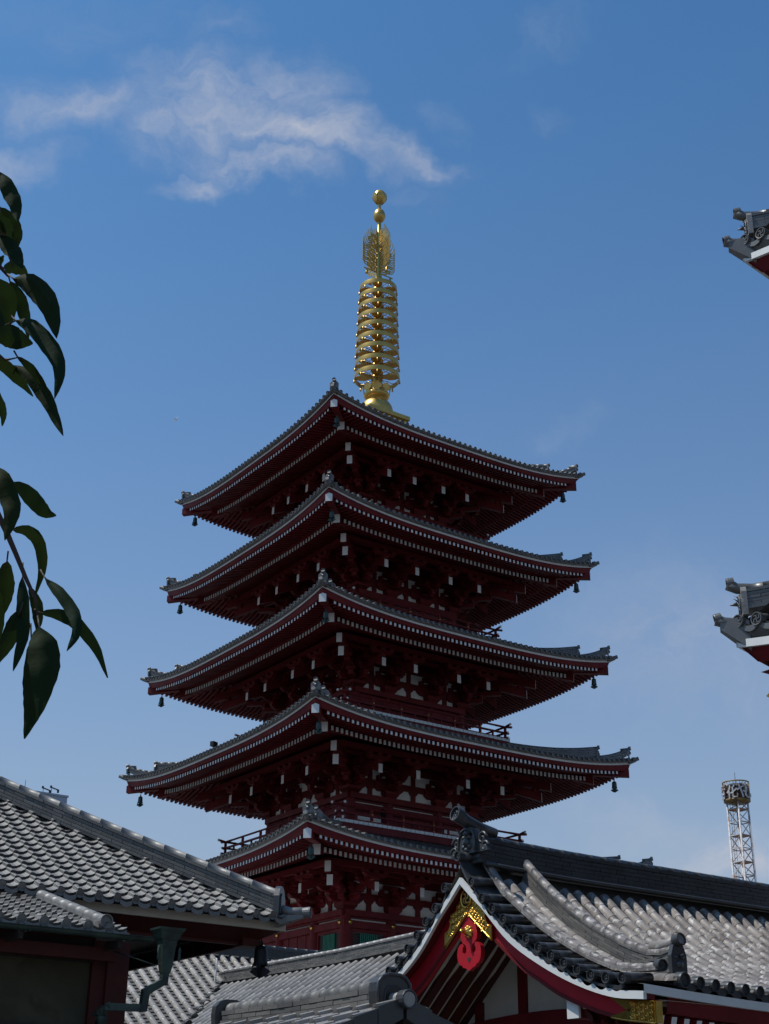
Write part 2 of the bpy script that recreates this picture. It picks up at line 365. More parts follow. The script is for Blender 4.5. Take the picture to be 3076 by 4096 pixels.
# ---------------------------------------------------------------- five storey pagoda
PC=V((38.191,56.023,0))
WK={1:9.27,2:8.786,3:8.294,4:7.85,5:7.523}       # hip rafter tip, half width
ZK={1:11.46,2:16.70,3:21.84,4:26.91,5:31.99}     # height of the hip rafter tip
BK={1:3.86,2:3.48,3:3.09,4:2.84,5:2.46}          # column line, half width
CK={1:1.48,2:1.42,3:1.28,4:1.02,5:.91}           # inner columns
pg=thing('pagoda','tall five storey red pagoda with grey tiled roofs and a golden ringed spire','pagoda',(PC.x,PC.y,GZ))
OZ=-GZ
def frange0(a,b,st):
    n=int(round((b-a)/st)); return [a+(b-a)*i/n for i in range(n+1)]
def rot(s):
    c_,s_=[(1,0),(0,1),(-1,0),(0,-1)][s]
    return lambda p:V((p[0]*c_-p[1]*s_, p[0]*s_+p[1]*c_, p[2]))
# base podium and first floor
m=MB(); m.box(-9,9,-9,9,0,7.2); m.box(-9.3,9.3,-9.3,9.3,7.2,7.45); m.build('podium','plaster',pg)
def rise(x,w,a,p=3.2): return a*min(1.05,abs(x)/w)**p
def roof_z(k,x,y):   # tile bed height above the roof's zt; y outward distance
    w=WK[k]; d=(w+.28)-y
    kk=.058 if k==5 else .016
    fade=max(0,1-d/4.5)
    return -.05+rise(x,w+.13,.63)*fade+.22*d+kk*d*d
def bracket_mesh(corner,diag):
    b=MB()
    def inner(T):
        def bx(x0,x1,y0,y1,z0,z1,mm=0): b.box(x0,x1,y0,y1,z0,z1,mm,T)
        def boat(cx,cy,hw,z0,z1,along,th=.22):
            e=hw*.42; poly=[(-hw+e*.55,z0),(hw-e*.55,z0),(hw-.12,z0+.06),(hw-.02,z0+.13),(hw,z1-.03),(hw,z1),(-hw,z1),(-hw,z1-.03),(-hw+.02,z0+.13),(-hw+.12,z0+.06)]
            f=(lambda u,v,d:T(V((cx+u,cy+d,v)))) if along=='x' else (lambda u,v,d:T(V((cx+d,cy+u,v))))
            b.prism(poly,f,-th/2,th/2)
        def masu(cx,cy,z,s=.15,hh=.15): 
            P=[V((cx+sx*s*.75,cy+sy*s*.75,z)) for sx,sy in ((-1,-1),(1,-1),(1,1),(-1,1))]+[V((cx+sx*s,cy+sy*s,z+hh*.45)) for sx,sy in ((-1,-1),(1,-1),(1,1),(-1,1))]
            b.add([T(p) for p in P],[(3,2,1,0),(0,1,5,4),(1,2,6,5),(2,3,7,6),(3,0,4,7)]); bx(cx-s,cx+s,cy-s,cy+s,z+hh*.45,z+hh)
        P=[V((sx*.27,sy*.27,-1.72)) for sx,sy in ((-1,-1),(1,-1),(1,1),(-1,1))]+[V((sx*.38,sy*.38,-1.56)) for sx,sy in ((-1,-1),(1,-1),(1,1),(-1,1))]
        b.add([T(p) for p in P],[(3,2,1,0),(0,1,5,4),(1,2,6,5),(2,3,7,6),(3,0,4,7)]); bx(-.38,.38,-.38,.38,-1.56,-1.42)
        boat(0,-.02,.82,-1.42,-1.20,'x'); boat(0,-.25,.72,-1.42,-1.20,'y')
        for x in (-.68,0,.68): masu(x,-.02,-1.20,.14,.14)
        masu(0,-.82,-1.20,.15,.14)
        boat(0,-.02,.68,-1.06,-.84,'x'); boat(0,-.55,.95,-1.05,-.84,'y')
        boat(0,-.82,.44,-1.05,-.84,'x')
        for x in (-.32,0,.32): masu(x,-.82,-.84,.11,.13)
        for x in (-.55,0,.55): masu(x,-.02,-.84,.12,.13)
        masu(0,-1.42,-.84,.14,.13); boat(0,-1.42,.46,-.71,-.52,'x')
        for x in (-.34,0,.34): masu(x,-1.42,-.52,.11,.13)
        bx(-.45,.45,-.14,.10,-.70,-.50)
        b.hexa(*[[T(V((x,y,z+dz))) for x,dz in ((-.11,-.2),(.11,-.2),(.11,.2),(-.11,.2))] for y,z in ((-.1,-.02),(-2.37,-1.06))],0,1)
        masu(0,-2.2,-.80,.15,.15); boat(0,-2.2,.62,-.65,-.47,'x')
        for x in (-.5,0,.5): masu(x,-2.2,-.47,.13,.13)
    inner(lambda p:p)
    if corner:
        inner(lambda p:V((-p[1]*-1,-p[0],p[2])) if False else V((p[1],-p[0],p[2])))   # same set on the neighbouring wall face (-x side)
        q=.7071
        def dg(r0_,z0,r1,z1,w_,h_,mend=1):
            A=[];B=[]
            for (r,z,LL) in ((r0_,z0,A),(r1,z1,B)):
                for s,dz in ((-1,-1),(1,-1),(1,1),(-1,1)):
                    LL.append(V((-r+s*w_/2*q,-r-s*w_/2*q,z+dz*h_/2)))
            b.hexa(A,B,0,mend)
        dg(.1,0.05,2.40,-1.04,.26,.44); dg(.2,.25,2.72,-.56,.26,.44); dg(.1,-1.3,.85,-1.3,.24,.22,0); dg(.1,-.95,1.5,-.95,.24,.22,0)
        for r,z in ((.8,-1.18),(1.45,-.84),(2.15,-.78)): 
            b.box(-r-.16,-r+.16,-r-.16,-r+.16,z,z+.16)
    return b
proto_in=None; proto_co=None
for k in (1,2,3,4,5):
    w,zt,B,Cc=WK[k],ZK[k]+OZ,BK[k],CK[k]
    # ---- roof shell: tile bed above and boarding under it
    roof=MB(); cov=MB()
    fasc=MB(); fly=MB(); base=MB(); 
    top_y=1.15 if k==5 else BK[k+1]-.05
    for s in range(4):
        T=rot(s)
        ys=[w+.28-(w+.28-top_y)*j/8 for j in range(9)]
        n=24
        for j in range(8):
            for i in range(n):
                q=[]
                for (yy,ii) in ((ys[j],i),(ys[j],i+1),(ys[j+1],i+1),(ys[j+1],i)):
                    x=yy*(2*ii/n-1); q.append(T((x,-yy,zt+roof_z(k,x,yy))))
                roof.add(q,[(0,1,2,3)],0,True)
        # pan tile edge (dark scalloped course) and cover tiles
        sp=.32; nt=int((w+.2)/sp); us=[i*sp for i in range(-nt,nt+1)]
        Sf=lambda u,v,T=T,k=k,zt=zt,w=w:T((u,-(w+.28-v),zt+roof_z(k,u,w+.28-v)+.06))
        ok=lambda u,v,w=w:abs(u)<(w+.28-v)+.02
        V_=w+.28-top_y; vs=[0,.35,.8,1.6,2.8,V_] if V_>2.8 else [0,.35,.8,1.6,V_]
        tiles(roof,cov,Sf,us,vs[:3],ok,r=.088,dep=.05,lift=.03,seg=3,arc=5)
        tiles(None,cov,Sf,us,(vs[2:4]+frange0(1.6,V_-.25,.55)[1:]) if k==5 else vs[2:],ok,r=.088,arc=4)
        for u in us:
            if abs(u)>w+.2: continue
            p=V(Sf(u,0)); nrm=T((0,-1,-.1)); disc(cov,p+nrm*.02,nrm,.092,None,0,.02)
        # white board, red boards under it
        nn_=40; xs=[(w+.13)*(2*i/nn_-1) for i in range(nn_+1)]
        for i in range(nn_):
            def sec(x):
                e=rise(x,w+.13,.63); fz=min(rise(x,w-.05,.42),.48); sc=1 
                L_=[(w+.13,-.20+e),(w+.13,-.10+e),(w+.26,-.09+e),(w+.28,-.04+e)]
                R_=[(w+.10,-.20+e),(w+.02,-.33+fz),(w-.05,-.35+fz)]
                f=lambda y:x*y/(w+.13)
                return [T((f(y),-y,zt+z)) for y,z in L_],[T((f(y),-y,zt+z)) for y,z in R_]
            a,ar=sec(xs[i]); b_,br=sec(xs[i+1])
            fasc.add([a[0],b_[0],b_[1],a[1]],[(0,1,2,3)],0)
            fasc.add([a[1],b_[1],b_[2],a[2]],[(0,1,2,3)],2); fasc.add([a[2],b_[2],b_[3],a[3]],[(0,1,2,3)],2)
            fasc.add([ar[0],br[0],b_[0],a[0]],[(0,1,2,3)],1)
            fasc.add([ar[1],br[1],br[0],ar[0]],[(0,1,2,3)],1); fasc.add([ar[2],br[2],br[1],ar[1]],[(0,1,2,3)],1)
        # boarding over the flying rafters and base rafters (red soffit)
        prof=[(w+.0,-.33),(w-1.2,-.10),(w-1.22,-.36),(B+1.2,.62),(B,.9)]
        for i in range(nn_):
            for j in range(len(prof)-1):
                q=[]
                for (pp,xi) in ((prof[j],xs[i]),(prof[j],xs[i+1]),(prof[j+1],xs[i+1]),(prof[j+1],xs[i])):
                    y,z=pp; fx=xi*y/(w+.13); q.append(T((fx,-y,zt+z+rise(xi,w+.13,.44)*(1 if j<2 else (y-B)/(w-1.22-B)))))
                fly.add(q,[(3,2,1,0)],0)
        # rafters
        rs=.2465; nr=int((w-.42)/rs)
        for i in range(-nr,nr+1):
            x=i*rs; e=rise(x,w-.5,.42); y0=w-.05; y1=max(w-1.35,abs(x)+.05)
            if y0-y1>.08:
                zz=-.44+e; z1=zz+.24*(y0-y1)/1.3
                A=[T((x+a,-y1,zt+z1+b_)) for a,b_ in ((-.055,-.075),(.055,-.075),(.055,.075),(-.055,.075))]
                Bq=[T((x+a,-y0,zt+zz+b_)) for a,b_ in ((-.055,-.075),(.055,-.075),(.055,.075),(-.055,.075))]
                fly.hexa(A,Bq,0,1)
            y0=w-1.25
            if abs(x)<y0-.35:
                e=rise(x,w-1.7,.23,3); y1=max(B+1.0,abs(x)+.05); z0=-.49+e; z1=z0+.36*(y0-y1)-e*.5
                A=[T((x+a,-y1,zt+z1+b_)) for a,b_ in ((-.063,-.1),(.063,-.1),(.063,.1),(-.063,.1))]
                Bq=[T((x+a,-y0,zt+z0+b_)) for a,b_ in ((-.063,-.1),(.063,-.1),(.063,.1),(-.063,.1))]
                base.hexa(A,Bq,0,1)
        # beam carrying the flying rafters
        for i in range(nn_):
            q0=[];q1=[]
            for xi,qq in ((xs[i],q0),(xs[i+1],q1)):
                for y,z in ((w-1.16,-.37),(w-1.16,-.24),(w-1.3,-.22),(w-1.3,-.37)):
                    qq.append(T((xi*y/(w+.13),-y,zt+z+rise(xi,w+.13,.36))))
            base.hexa(q0,q1,0)
        # purlin on the bracket arms, and slatted slope between wall and purlin
        yp=B+2.2
        base.box(-yp-.1,yp+.1,-yp-.12,-yp+.12,zt-.34,zt-.1,0,T)
        base.box(-B-1.5,B+1.5,-B-1.52,-B-1.32,zt-.38,zt-.2,0,T)
        nsl=int(B*2/.3)
        for i in range(nsl+1):
            x=-B+.05+i*(2*B-.1)/nsl
            base.hexa(*[[T((x+a,-y,zt+z+b_)) for a,b_ in ((-.03,-.04),(.03,-.04),(.03,.04),(-.03,.04))] for y,z in ((B+.15,-.15),(B+1.35,-.22))],0)
        base.add([T((-B,-B,zt-.08)),T((B,-B,zt-.08)),T((B+2.1,-B-2.1,zt-.12)),T((-B-2.1,-B-2.1,zt-.12))],[(0,1,2,3)],0)
    ro=roof.build('roof','ptile',pg)
    cov.build('roof_tiles','ptile',ro)
    fasc.build('eave_board',['white','red','ptile'],ro); fly.build('flying_rafters',['red','white'],ro); base.build('base_rafters',['red','white'],ro)
    # hip rafters, hip ridges: one per corner
    hr=MB(); q=.7071
    def dg(mb,r0_,z0,r1,z1,w_,h_,roofed=False):
        A=[];B_=[]
        for (r,z,LL) in ((r0_,z0,A),(r1,z1,B_)):
            for s_,dz in ((-1,-1),(1,-1),(1,1),(-1,1)):
                LL.append(V((-r+s_*w_/2*q,-r-s_*w_/2*q,z+dz*h_/2)))
        mb.hexa(A,B_,0,1)
        if roofed:
            P=[B_[3],B_[2],(B_[2]+B_[3])/2+V((0,0,.07))]; mb.add(P,[(0,1,2)],1)
    dg(hr,w-1.5,zt+.12,w+.05,zt-.03,.32,.34,True); dg(hr,B,zt+1.2,w-1.155,zt-.30,.32,.42)
    hro=hr.build('hip_rafter',['red','white'],ro)
    for s in (1,2,3): cpy(hro,ro,None,s*PI/2)
    rd=MB()
    def hz_(r): return zt+roof_z(k,r,r)
    def diagpath(ra,rb,lift,n=10,dz=0):
        pts=[]
        for i in range(n+1):
            r=ra+(rb-ra)*i/n; up=lift*(i/n)**2.5
            pts.append(V((-r,-r,hz_(r)+up+dz)))
        return pts
    t1=w-.99; t2=w+.05
    p1=diagpath(max(top_y+.1,1.0),t1,.28); ridge(rd,p1,.30,.42,5,.10,brick=.45,capseg=.4,m=0,mc=0,taper=.8)
    p2=diagpath(t1-.25,t2,.30,8); ridge(rd,p2,.24,.26,3,.09,brick=.3,capseg=.3,m=0,mc=0,taper=.85)
    nd=V((-1,-1,0)).normalized()
    for r,hh,lf in ((t1,.42,.28),(t2,.26,.30)):
        c=V((-r,-r,hz_(r)+lf)); sx=V((0,0,1)).cross(nd)
        def arch2(u,v,d,c=c,sx=sx): return c+sx*u+V((0,0,v))+nd*d
        W2=.27 if hh>.3 else .2
        rd.prism([(-W2,-.12),(W2,-.12),(W2*1.05,hh*.5),(W2*.7,hh*.85),(W2*.2,hh),(-W2*.2,hh),(-W2*.7,hh*.85),(-W2*1.05,hh*.5)],arch2,0,.07)
        for (u,v,rr) in ((0,hh*.35,.09),(-.07,hh*.6,.05),(.07,hh*.6,.05)): rd.lathe([(rr,0),(rr*.7,rr*.7),(0,rr*.9)],7,arch2(u,v,.07),0,axis=nd)
        # upturned round cap tile jutting over the plate
        a=c+V((0,0,hh+.0))
        rd.tube([a-nd*.35+V((0,0,-.03)),a,a+nd*.13+V((0,0,.06))],[.085,.085,.09],10)
        disc(rd,a+nd*.13+V((0,0,.06)),nd+V((0,0,.1)),.095,None,0,.02)
    c=V((-w-.1,-w-.1,zt+roof_z(k,w+.1,w+.1)-.02))
    rd.tube([c-nd*.5-V((0,0,.06)),c,c+nd*.42+V((0,0,.13))],[.11,.12,.09],8)
    rd.hexa(*[[c+nd*a_+V((0,0,z_))+sx*s_ for s_,z_ in ((-hw,l0),(hw,l0),(hw,l1),(-hw,l1))] for a_,hw,l0,l1 in ((-.3,.2,-.22,-.02),(.30,.05,-.02,.06))],0)
    rdo=rd.build('hip_ridge','ptile',ro)
    for s in (1,2,3): cpy(rdo,ro,None,s*PI/2)
    # ---- wall
    wl=MB(); z0=ZK[k]+OZ-(4.3 if k==1 else 3.9)
    for s in range(4):
        T=rot(s)
        wl.box(-B,B,-B-.0,-B+.15,z0,zt+.9,0,T)
        def bar(x0,x1,za,zb,o=.12,mm=1): wl.box(x0,x1,-B-o,-B+.02,zt+za,zt+zb,mm,T)
        # long beams butt between / pass in front at stepped depths
        e=B+.16
        bar(-e,e,-1.98,-1.72,.30)                 # plate under the brackets
        bar(-e,e,-1.22,-.94,.10); bar(-e,e,-.44,.92,.09)
        bar(-B,B,-2.06,-1.982,.14)
        bar(-e-.05,e+.05,-2.47,-2.16,.20)
        bar(-e,e,-3.45 if k>1 else -4.0,-3.2 if k>1 else -3.7,.20)
        for x in (-(B+Cc)/2,0,(B+Cc)/2):
            bar(x-.12,x+.12,-1.718,-1.222,.075); bar(x-.11,x+.11,-.938,-.442,.075)
            wl.prism([(x-.12,-1.40),(x+.12,-1.40),(x+.24,-1.28),(x+.24,-1.224),(x-.24,-1.224),(x-.24,-1.28)],lambda u,v,d:T((u,-B-d,zt+v)),.0,.088,1)
        # central door leaves and window frames
        zb_=-3.2 if k>1 else -3.7
        bar(-Cc+.2,Cc-.2,zb_,-2.475,.06)
        for x in (-Cc*.5,0,Cc*.5): bar(x-.05,x+.05,zb_,-2.48,.085)
        for sg in (-1,1):
            xa,xb=sorted((sg*(Cc+.24),sg*(B-.24)))
            bar(xa,xb,-2.62,-2.475,.08); bar(xa,xa+.12,zb_,-2.622,.08); bar(xb-.12,xb,zb_,-2.622,.08)
            if k==1: bar(xa+.12,xb-.12,zb_,-2.63,.012,2)
    wlo=wl.build('wall',['plaster','red','dark'],pg)
    if k==1:
        la=MB()
        for i in range(9): la.box(-.42+i*.105-.033,-.42+i*.105+.033,-.05,0,0,1.05)
        lo=None
        for s in range(4):
            T=rot(s)
            for sg in (-1,1):
                p=T((sg*(B+Cc)/2,-B-.02,zt-3.7))
                if lo is None: lo=la.build('lattice_window','green',pg,p,s*PI/2)
                else: cpy(lo,pg,p,s*PI/2)
    # columns
    col=MB(); col.lathe([(.24,0),(.25,.3),(.25,1.6),(.24,(2.6 if k>1 else 2.9))],12,(0,0,0)); 
    co=None
    zc=z0+(.0); hcol=zt-1.98-z0
    col=MB(); col.lathe([(.26,0),(.26,hcol*.6),(.24,hcol)],14)
    for s in range(4):
        T=rot(s)
        for x in (-B,-Cc,Cc):
            p=T((x,-B,z0))
            if co is None: co=col.build('column','red',pg,p)
            else: cpy(co,pg,p)
    # brass nail covers on the columns' tie beam
    if k==1:
        nl=MB(); nl.lathe([(.10,0),(.09,.02),(.04,.03),(.035,.06),(0,.07)],8,(0,0,0),axis=(0,-1,0)); no=None
        for s in range(4):
            T=rot(s)
            for x in (-B+.10,-Cc,Cc,B-.10):
                p=T((x,-B-.26,zt-2.24))
                if no is None: no=nl.build('nail_cover','gold',wlo,p,s*PI/2)
                else: cpy(no,wlo,p,s*PI/2)
    # brackets
    if proto_in is None:
        proto_in=bracket_mesh(False,False).build('bracket',['red','white'],pg,(0,0,0)); pin=False
        proto_co=bracket_mesh(True,True).build('corner_bracket',['red','white'],pg,(0,0,0)); first=True
    for s in range(4):
        T=rot(s)
        for x in (-Cc,Cc):
            p=T((x,-B-.02,zt))
            if first: proto_in.location=p; first=False; fc=True
            else: cpy(proto_in,pg,p,s*PI/2)
        p=T((-B,-B,zt))
        if k==1 and s==0: proto_co.location=p
        else: cpy(proto_co,pg,p,s*PI/2)
    # ---- balcony of the upper storeys
    if k>1:
        e=B+1.75; bl=MB(); rl=MB(); zf=zt-(3.53 if k==2 else 3.42)
        for s in range(4):
            T=rot(s)
            bl.box(-e,e,-e,-B-.2,zf+.02,zf+.12,0,T)
            nb=int(2*e/.255)
            for i in range(nb):
                xa=-e+i*2*e/nb; bl.box(xa+.012,xa+2*e/nb-.012,-e-.05,-e+.02,zf,zf+.13,1,T)
            bl.box(-e,e,-e+.0,-e+.14,zf-.30,zf-.004,0,T)
            bl.box(-e+.5,e-.5,-e+.5,-e+.7,zf-.75,zf-.3,0,T)
            r_e=e-.14
            # rails with upturned ends
            for zz,hh,ext in ((zf+.17,.12,.25),(zf+.46,.08,.22),(zf+.76,.10,.42)):
                a=T((-r_e-ext,-r_e,zz+(.06 if ext>.3 else 0))); b0=T((-r_e+.6,-r_e,zz)); b1=T((r_e-.6,-r_e,zz)); c_=T((r_e+ext,-r_e,zz+(.06 if ext>.3 else 0)))
                if ext>.3:
                    rl.tube([b0,T((-r_e,-r_e,zz)),a],[.055,.055,.06],8,0); rl.tube([b1,T((r_e,-r_e,zz)),c_],[.055,.055,.06],8,0); rl.tube([b0,b1],.05,8,0)
                    for e_,sg in ((a,-1),(c_,1)): rl.lathe([(0,.012),(.062,.01),(.062,-.04)],8,e_,1,axis=T((sg,0,.12)))
                else:
                    rl.beam(b0,b1,.10,hh,0); rl.beam(b0,a,.10,hh,0,1); rl.beam(b1,c_,.10,hh,0,1)
            npst=6 if B>3 else 5
            for i in range(npst+1):
                x=-r_e+2*r_e*i/npst; rl.box(x-.055,x+.055,-r_e-.045,-r_e+.045,zf+.12,zf+.72,0,T)
                if 0<i<npst:
                    for zz in (zf+.21,zf+.52): rl.lathe([(.045,0),(.03,.03),(0,.04)],6,T((x,-r_e-.05,zz)),2,axis=T((0,-1,0)))
            for i in range(npst):
                x=-r_e+2*r_e*(i+.5)/npst; rl.box(x-.04,x+.04,-r_e-.035,-r_e+.035,zf+.22,zf+.43,0,T)
        bo=bl.build('balcony',['red','white'],pg); rl.build('railing',['red','white','gold'],bo)
# ---- gilded finial
def zr(z): return z+OZ
fin=MB(); 
fin.box(-1.18,1.18,-1.18,1.18,zr(35.9),zr(36.62))
fin.box(-1.33,1.33,-1.33,1.33,zr(36.622),zr(36.86))
for s in range(4):
    T=rot(s)
    for x in (-1.1,0,1.1): fin.box(x-.09,x+.09,-1.215,-1.17,zr(36.0),zr(36.618),0,T)
fin.lathe([(.93,zr(36.86)),(.93,zr(37.15)),(.92,zr(37.4)),(.86,zr(37.62)),(.74,zr(37.82)),(.55,zr(37.97)),(.46,zr(38.02)),(.46,zr(38.07)),(.58,zr(38.12)),(.70,zr(38.24)),(.73,zr(38.36)),(.66,zr(38.40)),(.40,zr(38.34)),(.36,zr(38.5)),(.33,zr(38.7)),(.30,zr(39.2)),(.28,zr(39.9)),(.225,zr(45.9)),(.22,zr(46.1)),(.17,zr(46.4)),(.17,zr(47.85)),(.12,zr(47.88)),(.115,zr(50.0)),(.09,zr(50.1)),(.085,zr(51.5))],28)
finial=fin.build('finial','sgold',pg)
fl=MB()
for i in range(8):
    a=2*PI*i/8+.2; d=V((cos(a),sin(a),0)); t=V((-sin(a),cos(a),0))
    prof=[(.27,0,.0),(.13,.08,.01),(.11,.14,.02),(.26,.22,.03),(.27,.34,.05),(.18,.46,.08),(.06,.55,.12),(0,.57,.13)]
    q=[]
    for hw,h,o in prof:
        for s_ in (-1,1): q.append(d*(.70+o)+t*hw*s_+V((0,0,zr(38.32)+h)))
    fl.add(q,[(2*j,2*j+1,2*j+3,2*j+2) for j in range(len(prof)-1)],0,True)
    q2=[p-d*.03 for p in q]; fl.add(q2,[(2*j+2,2*j+3,2*j+1,2*j) for j in range(len(prof)-1)],0,True)
fl.build('lotus_petals','sgold',finial)
zs_=[45.30,44.63,43.94,43.21,42.48,41.75,41.02,40.24,39.47]
for i,z in enumerate(zs_):
    rr=1.08+(1.27-1.08)*i/8; rg=MB(); h=.135; n=40
    rg.lathe([(rr,-h),(rr+.01,0),(rr,h)],n); rg.lathe([(rr,h),(rr-.035,h)],n); rg.lathe([(rr-.035,h),(rr-.035,-h)],n); rg.lathe([(rr-.035,-h),(rr,-h)],n)
    rg.lathe([(.24+.05*i/8,-.09),(.33,-.09),(.33,.09),(.23,.09)],16)
    for a in range(4):
        t=2*PI*a/4+PI/4+.1; d=V((cos(t),sin(t),0)); s_=V((-sin(t),cos(t),0))
        q=[(.30,-.10),(.55*rr,-.30),(.80*rr,-.26),(rr*.97,-.12),(rr*.97,.12),(.80*rr,.26),(.55*rr,.30),(.30,.10)]
        rg.prism(q,lambda u,v,dd,d=d,s_=s_:d*u+s_*v+V((0,0,dd)),.02,.05)
        for sg in (-1,1):
            t2=t+PI/4; d2=V((cos(t2),sin(t2),0)); s2=V((-sin(t2),cos(t2),0))
            rg.tube([d2*.34,d2*.55*rr+s2*sg*.13,d2*.78*rr+s2*sg*.10,d2*(rr-.03)+s2*sg*.26],.02,5)
    ro_=rg.build('spire_ring','sgold',finial,(0,0,zr(z)))
    bb=MB()
    for a in range(8):
        t=2*PI*a/8+.2; p=V((cos(t)*(rr+.0),sin(t)*(rr+.0),-h)); 
        bb.lathe([(.015,.0),(.038,-.03),(.042,-.13),(.055,-.18),(.02,-.17),(.02,-.22),(0,-.23)],7,p)
    bb.build('little_bells','sgold',ro_)
# pierced flame plates
def flame():
    b=MB(); T=lambda u,v,d:V((u,d,v)); th=.018
    H0,H1,Wd=zr(46.5),zr(49.55),1.12
    def rib(pts,w0,w1):
        pts=[V((p[0],0,p[1])) for p in pts]; P=[]
        # smooth by Catmull-Rom
        res=[]
        ext=[pts[0]*2-pts[1]]+pts+[pts[-1]*2-pts[-2]]
        for i in range(1,len(ext)-2):
            for t in (0,.33,.66):
                a,b_,c,d=ext[i-1],ext[i],ext[i+1],ext[i+2]
                res.append(.5*((2*b_)+(c-a)*t+(2*a-5*b_+4*c-d)*t*t+(3*b_-a-3*c+d)*t**3))
        res.append(pts[-1]); n=len(res); L_=[];R_=[]
        for i,p in enumerate(res):
            d=(res[min(i+1,n-1)]-res[max(0,i-1)]).normalized(); s=V((d.z,0,-d.x)); w_=(w0+(w1-w0)*i/(n-1))*1.6
            L_.append(p+s*w_/2); R_.append(p-s*w_/2)
        vs=[];
        for i in range(n):
            for p in (L_[i],R_[i]):
                vs.append(p+V((0,-th,0))); vs.append(p+V((0,th,0)))
        fs=[]
        for i in range(n-1):
            a=4*i; c=a+4; fs+= [(a,a+2,c+2,c),(a+1,c+1,c+3,a+3),(a,c,c+1,a+1),(a+2,a+3,c+3,c+2)]
        b.add(vs,fs)
    rib([(.15,H0),(.5,H0+.0),(Wd-.12,H0)],.05,.045); rib([(.15,H0),(.15,H0+1.3),(.15,H1-.1)],.07,.05)
    # tendrils leaning outward and up to flame tips on the rim
    for i in range(15):
        t=i/14; zb=H0+.05+t*2.2; tipx=Wd*(1 if t<.6 else 1-(t-.6)*1.25); tipz=zb+.62+.2*t
        x0=.16+.1*(i%2)
        rib([(x0,zb-.05),(x0+(tipx-x0)*.35,zb+.02),(x0+(tipx-x0)*.55,zb+.24),(x0+(tipx-x0)*.8,zb+.22),(tipx-.06,zb+.42),(tipx,tipz-.1),(tipx-.01,tipz+.08)],.055,.012)
    random.seed(3)
    for r_i,(zc,xc,rr) in enumerate([(H0+.25,.38,.15),(H0+.3,.74,.13),(H0+.62,.5,.16),(H0+.7,.86,.11),(H0+.95,.34,.14),(H0+1.1,.68,.14),(H0+1.35,.42,.15),(H0+1.5,.8,.11),(H0+1.72,.35,.13),(H0+1.8,.62,.12),(H0+2.1,.42,.12),(H0+2.2,.68,.09),(H0+2.45,.32,.09),(H0+2.5,.52,.08)]):
        pts=[(xc+cos(a)*rr*(1-.55*j/8),zc+sin(a)*rr*(1-.55*j/8)) for j,a in enumerate([q*.85+r_i for q in range(9)])]
        rib(pts,.045,.03)
    for i in range(5):
        x=.2+i*.1; rib([(x,H1-.75-i*.12),(x+.06,H1-.5-i*.09),(x-.0,H1-.3-i*.08),(x+.05,H1-.02-i*.07)],.045,.01)
    b.box(.02,.16,-.02,.02,H0+.3,H0+.36); b.box(.02,.16,-.02,.02,H0+2.4,H0+2.46)
    b.lathe([(.03,-.02),(.06,-.08),(.07,-.24),(.09,-.32),(0,-.3)],8,(Wd-.3,0,H0))
    return b
fo=flame().build('flame_plate','sgold',finial)
for s in (1,2,3): cpy(fo,finial,None,s*PI/2)
bl_=MB(); bl_.lathe([(.0,-.44),(.16,-.42),(.29,-.30),(.36,-.08),(.345,.12),(.27,.32),(.15,.43),(0,.46)],20); bl_.build('lower_orb','sgold',finial,(0,0,zr(50.53)))
bl_=MB(); bl_.lathe([(0,-.45),(.2,-.40),(.34,-.22),(.40,0),(.37,.2),(.27,.38),(.12,.49),(.03,.56),(0,.62)],20)
for i in range(6):
    a=2*PI*i/6; d=V((cos(a),sin(a),0)); t=V((-sin(a),cos(a),0)); q=[]
    for hw,h,o in ((.08,-.42,.22),(.2,-.28,.36),(.23,-.08,.435),(.19,.06,.44),(.08,.15,.43),(0,.18,.42)):
        for s_ in (-1,1): q.append(d*o*(1-.12*hw/.2)+t*hw*s_+V((0,0,h)))
    bl_.add(q,[(2*j,2*j+1,2*j+3,2*j+2) for j in range(5)],0,True)
for a in (.6,.6+PI): bl_.lathe([(.05,-.05),(.05,.05),(0,.07)],6,(cos(a)*.44,sin(a)*.44,-.05))
bl_.build('jewel','sgold',finial,(0,0,zr(51.87)))
# ---- wind bells under every corner that shows
def bell(name,label,loc,h=.53,mt='bronze',group=None,top=.13):
    t=thing(name,label,'wind bell',loc,group); r=h*.26
    b=MB(); b.lathe([(0,0),(r*.35,-h*.01),(r*.72,-h*.07),(r*.82,-h*.2),(r*.86,-h*.5),(r*.98,-h*.62),(r*.95,-h*.63),(r*.75,-h*.5),(.0,-h*.12)],14)
    for i in range(4):
        a=PI/4+i*PI/2; d=V((cos(a),sin(a),0)); s=V((-sin(a),cos(a),0))
        b.add([d*r*.9+s*r*.5+V((0,0,-h*.58)),d*r*.9-s*r*.5+V((0,0,-h*.58)),d*r*1.15+V((0,0,-h*.80))],[(0,1,2)])
    b.build('bell_body',mt,t)
    c=MB(); c.tube([(0,0,top),(0,0,0)],.012,6); c.tube([(cos(a)*.03,0,.03+sin(a)*.035) for a in [i*PI/5 for i in range(11)]],.01,5); c.build('hook',mt,t)
    c=MB(); c.tube([(0,0,-h*.1),(0,0,-h*.85)],.01,5)
    pl=[(-r*1.35,-h*.82),(-r*.8,-h*.92),(-r*.25,-h),(r*.25,-h),(r*.8,-h*.92),(r*1.35,-h*.82),(r*.9,-h*.72),(r*.35,-h*.68),(-r*.35,-h*.68),(-r*.9,-h*.72)]
    for ang in (PI/4,3*PI/4): c.prism(pl,lambda u,v,d,ang=ang:V((u*cos(ang)-d*sin(ang),u*sin(ang)+d*cos(ang),v)),-.012,.012)
    c.build('wind_catcher',mt,t)
    return t
CN={0:'near corner',1:'right corner',3:'left corner'}; ON={1:'lowest',2:'second lowest',3:'middle',4:'second highest',5:'topmost'}
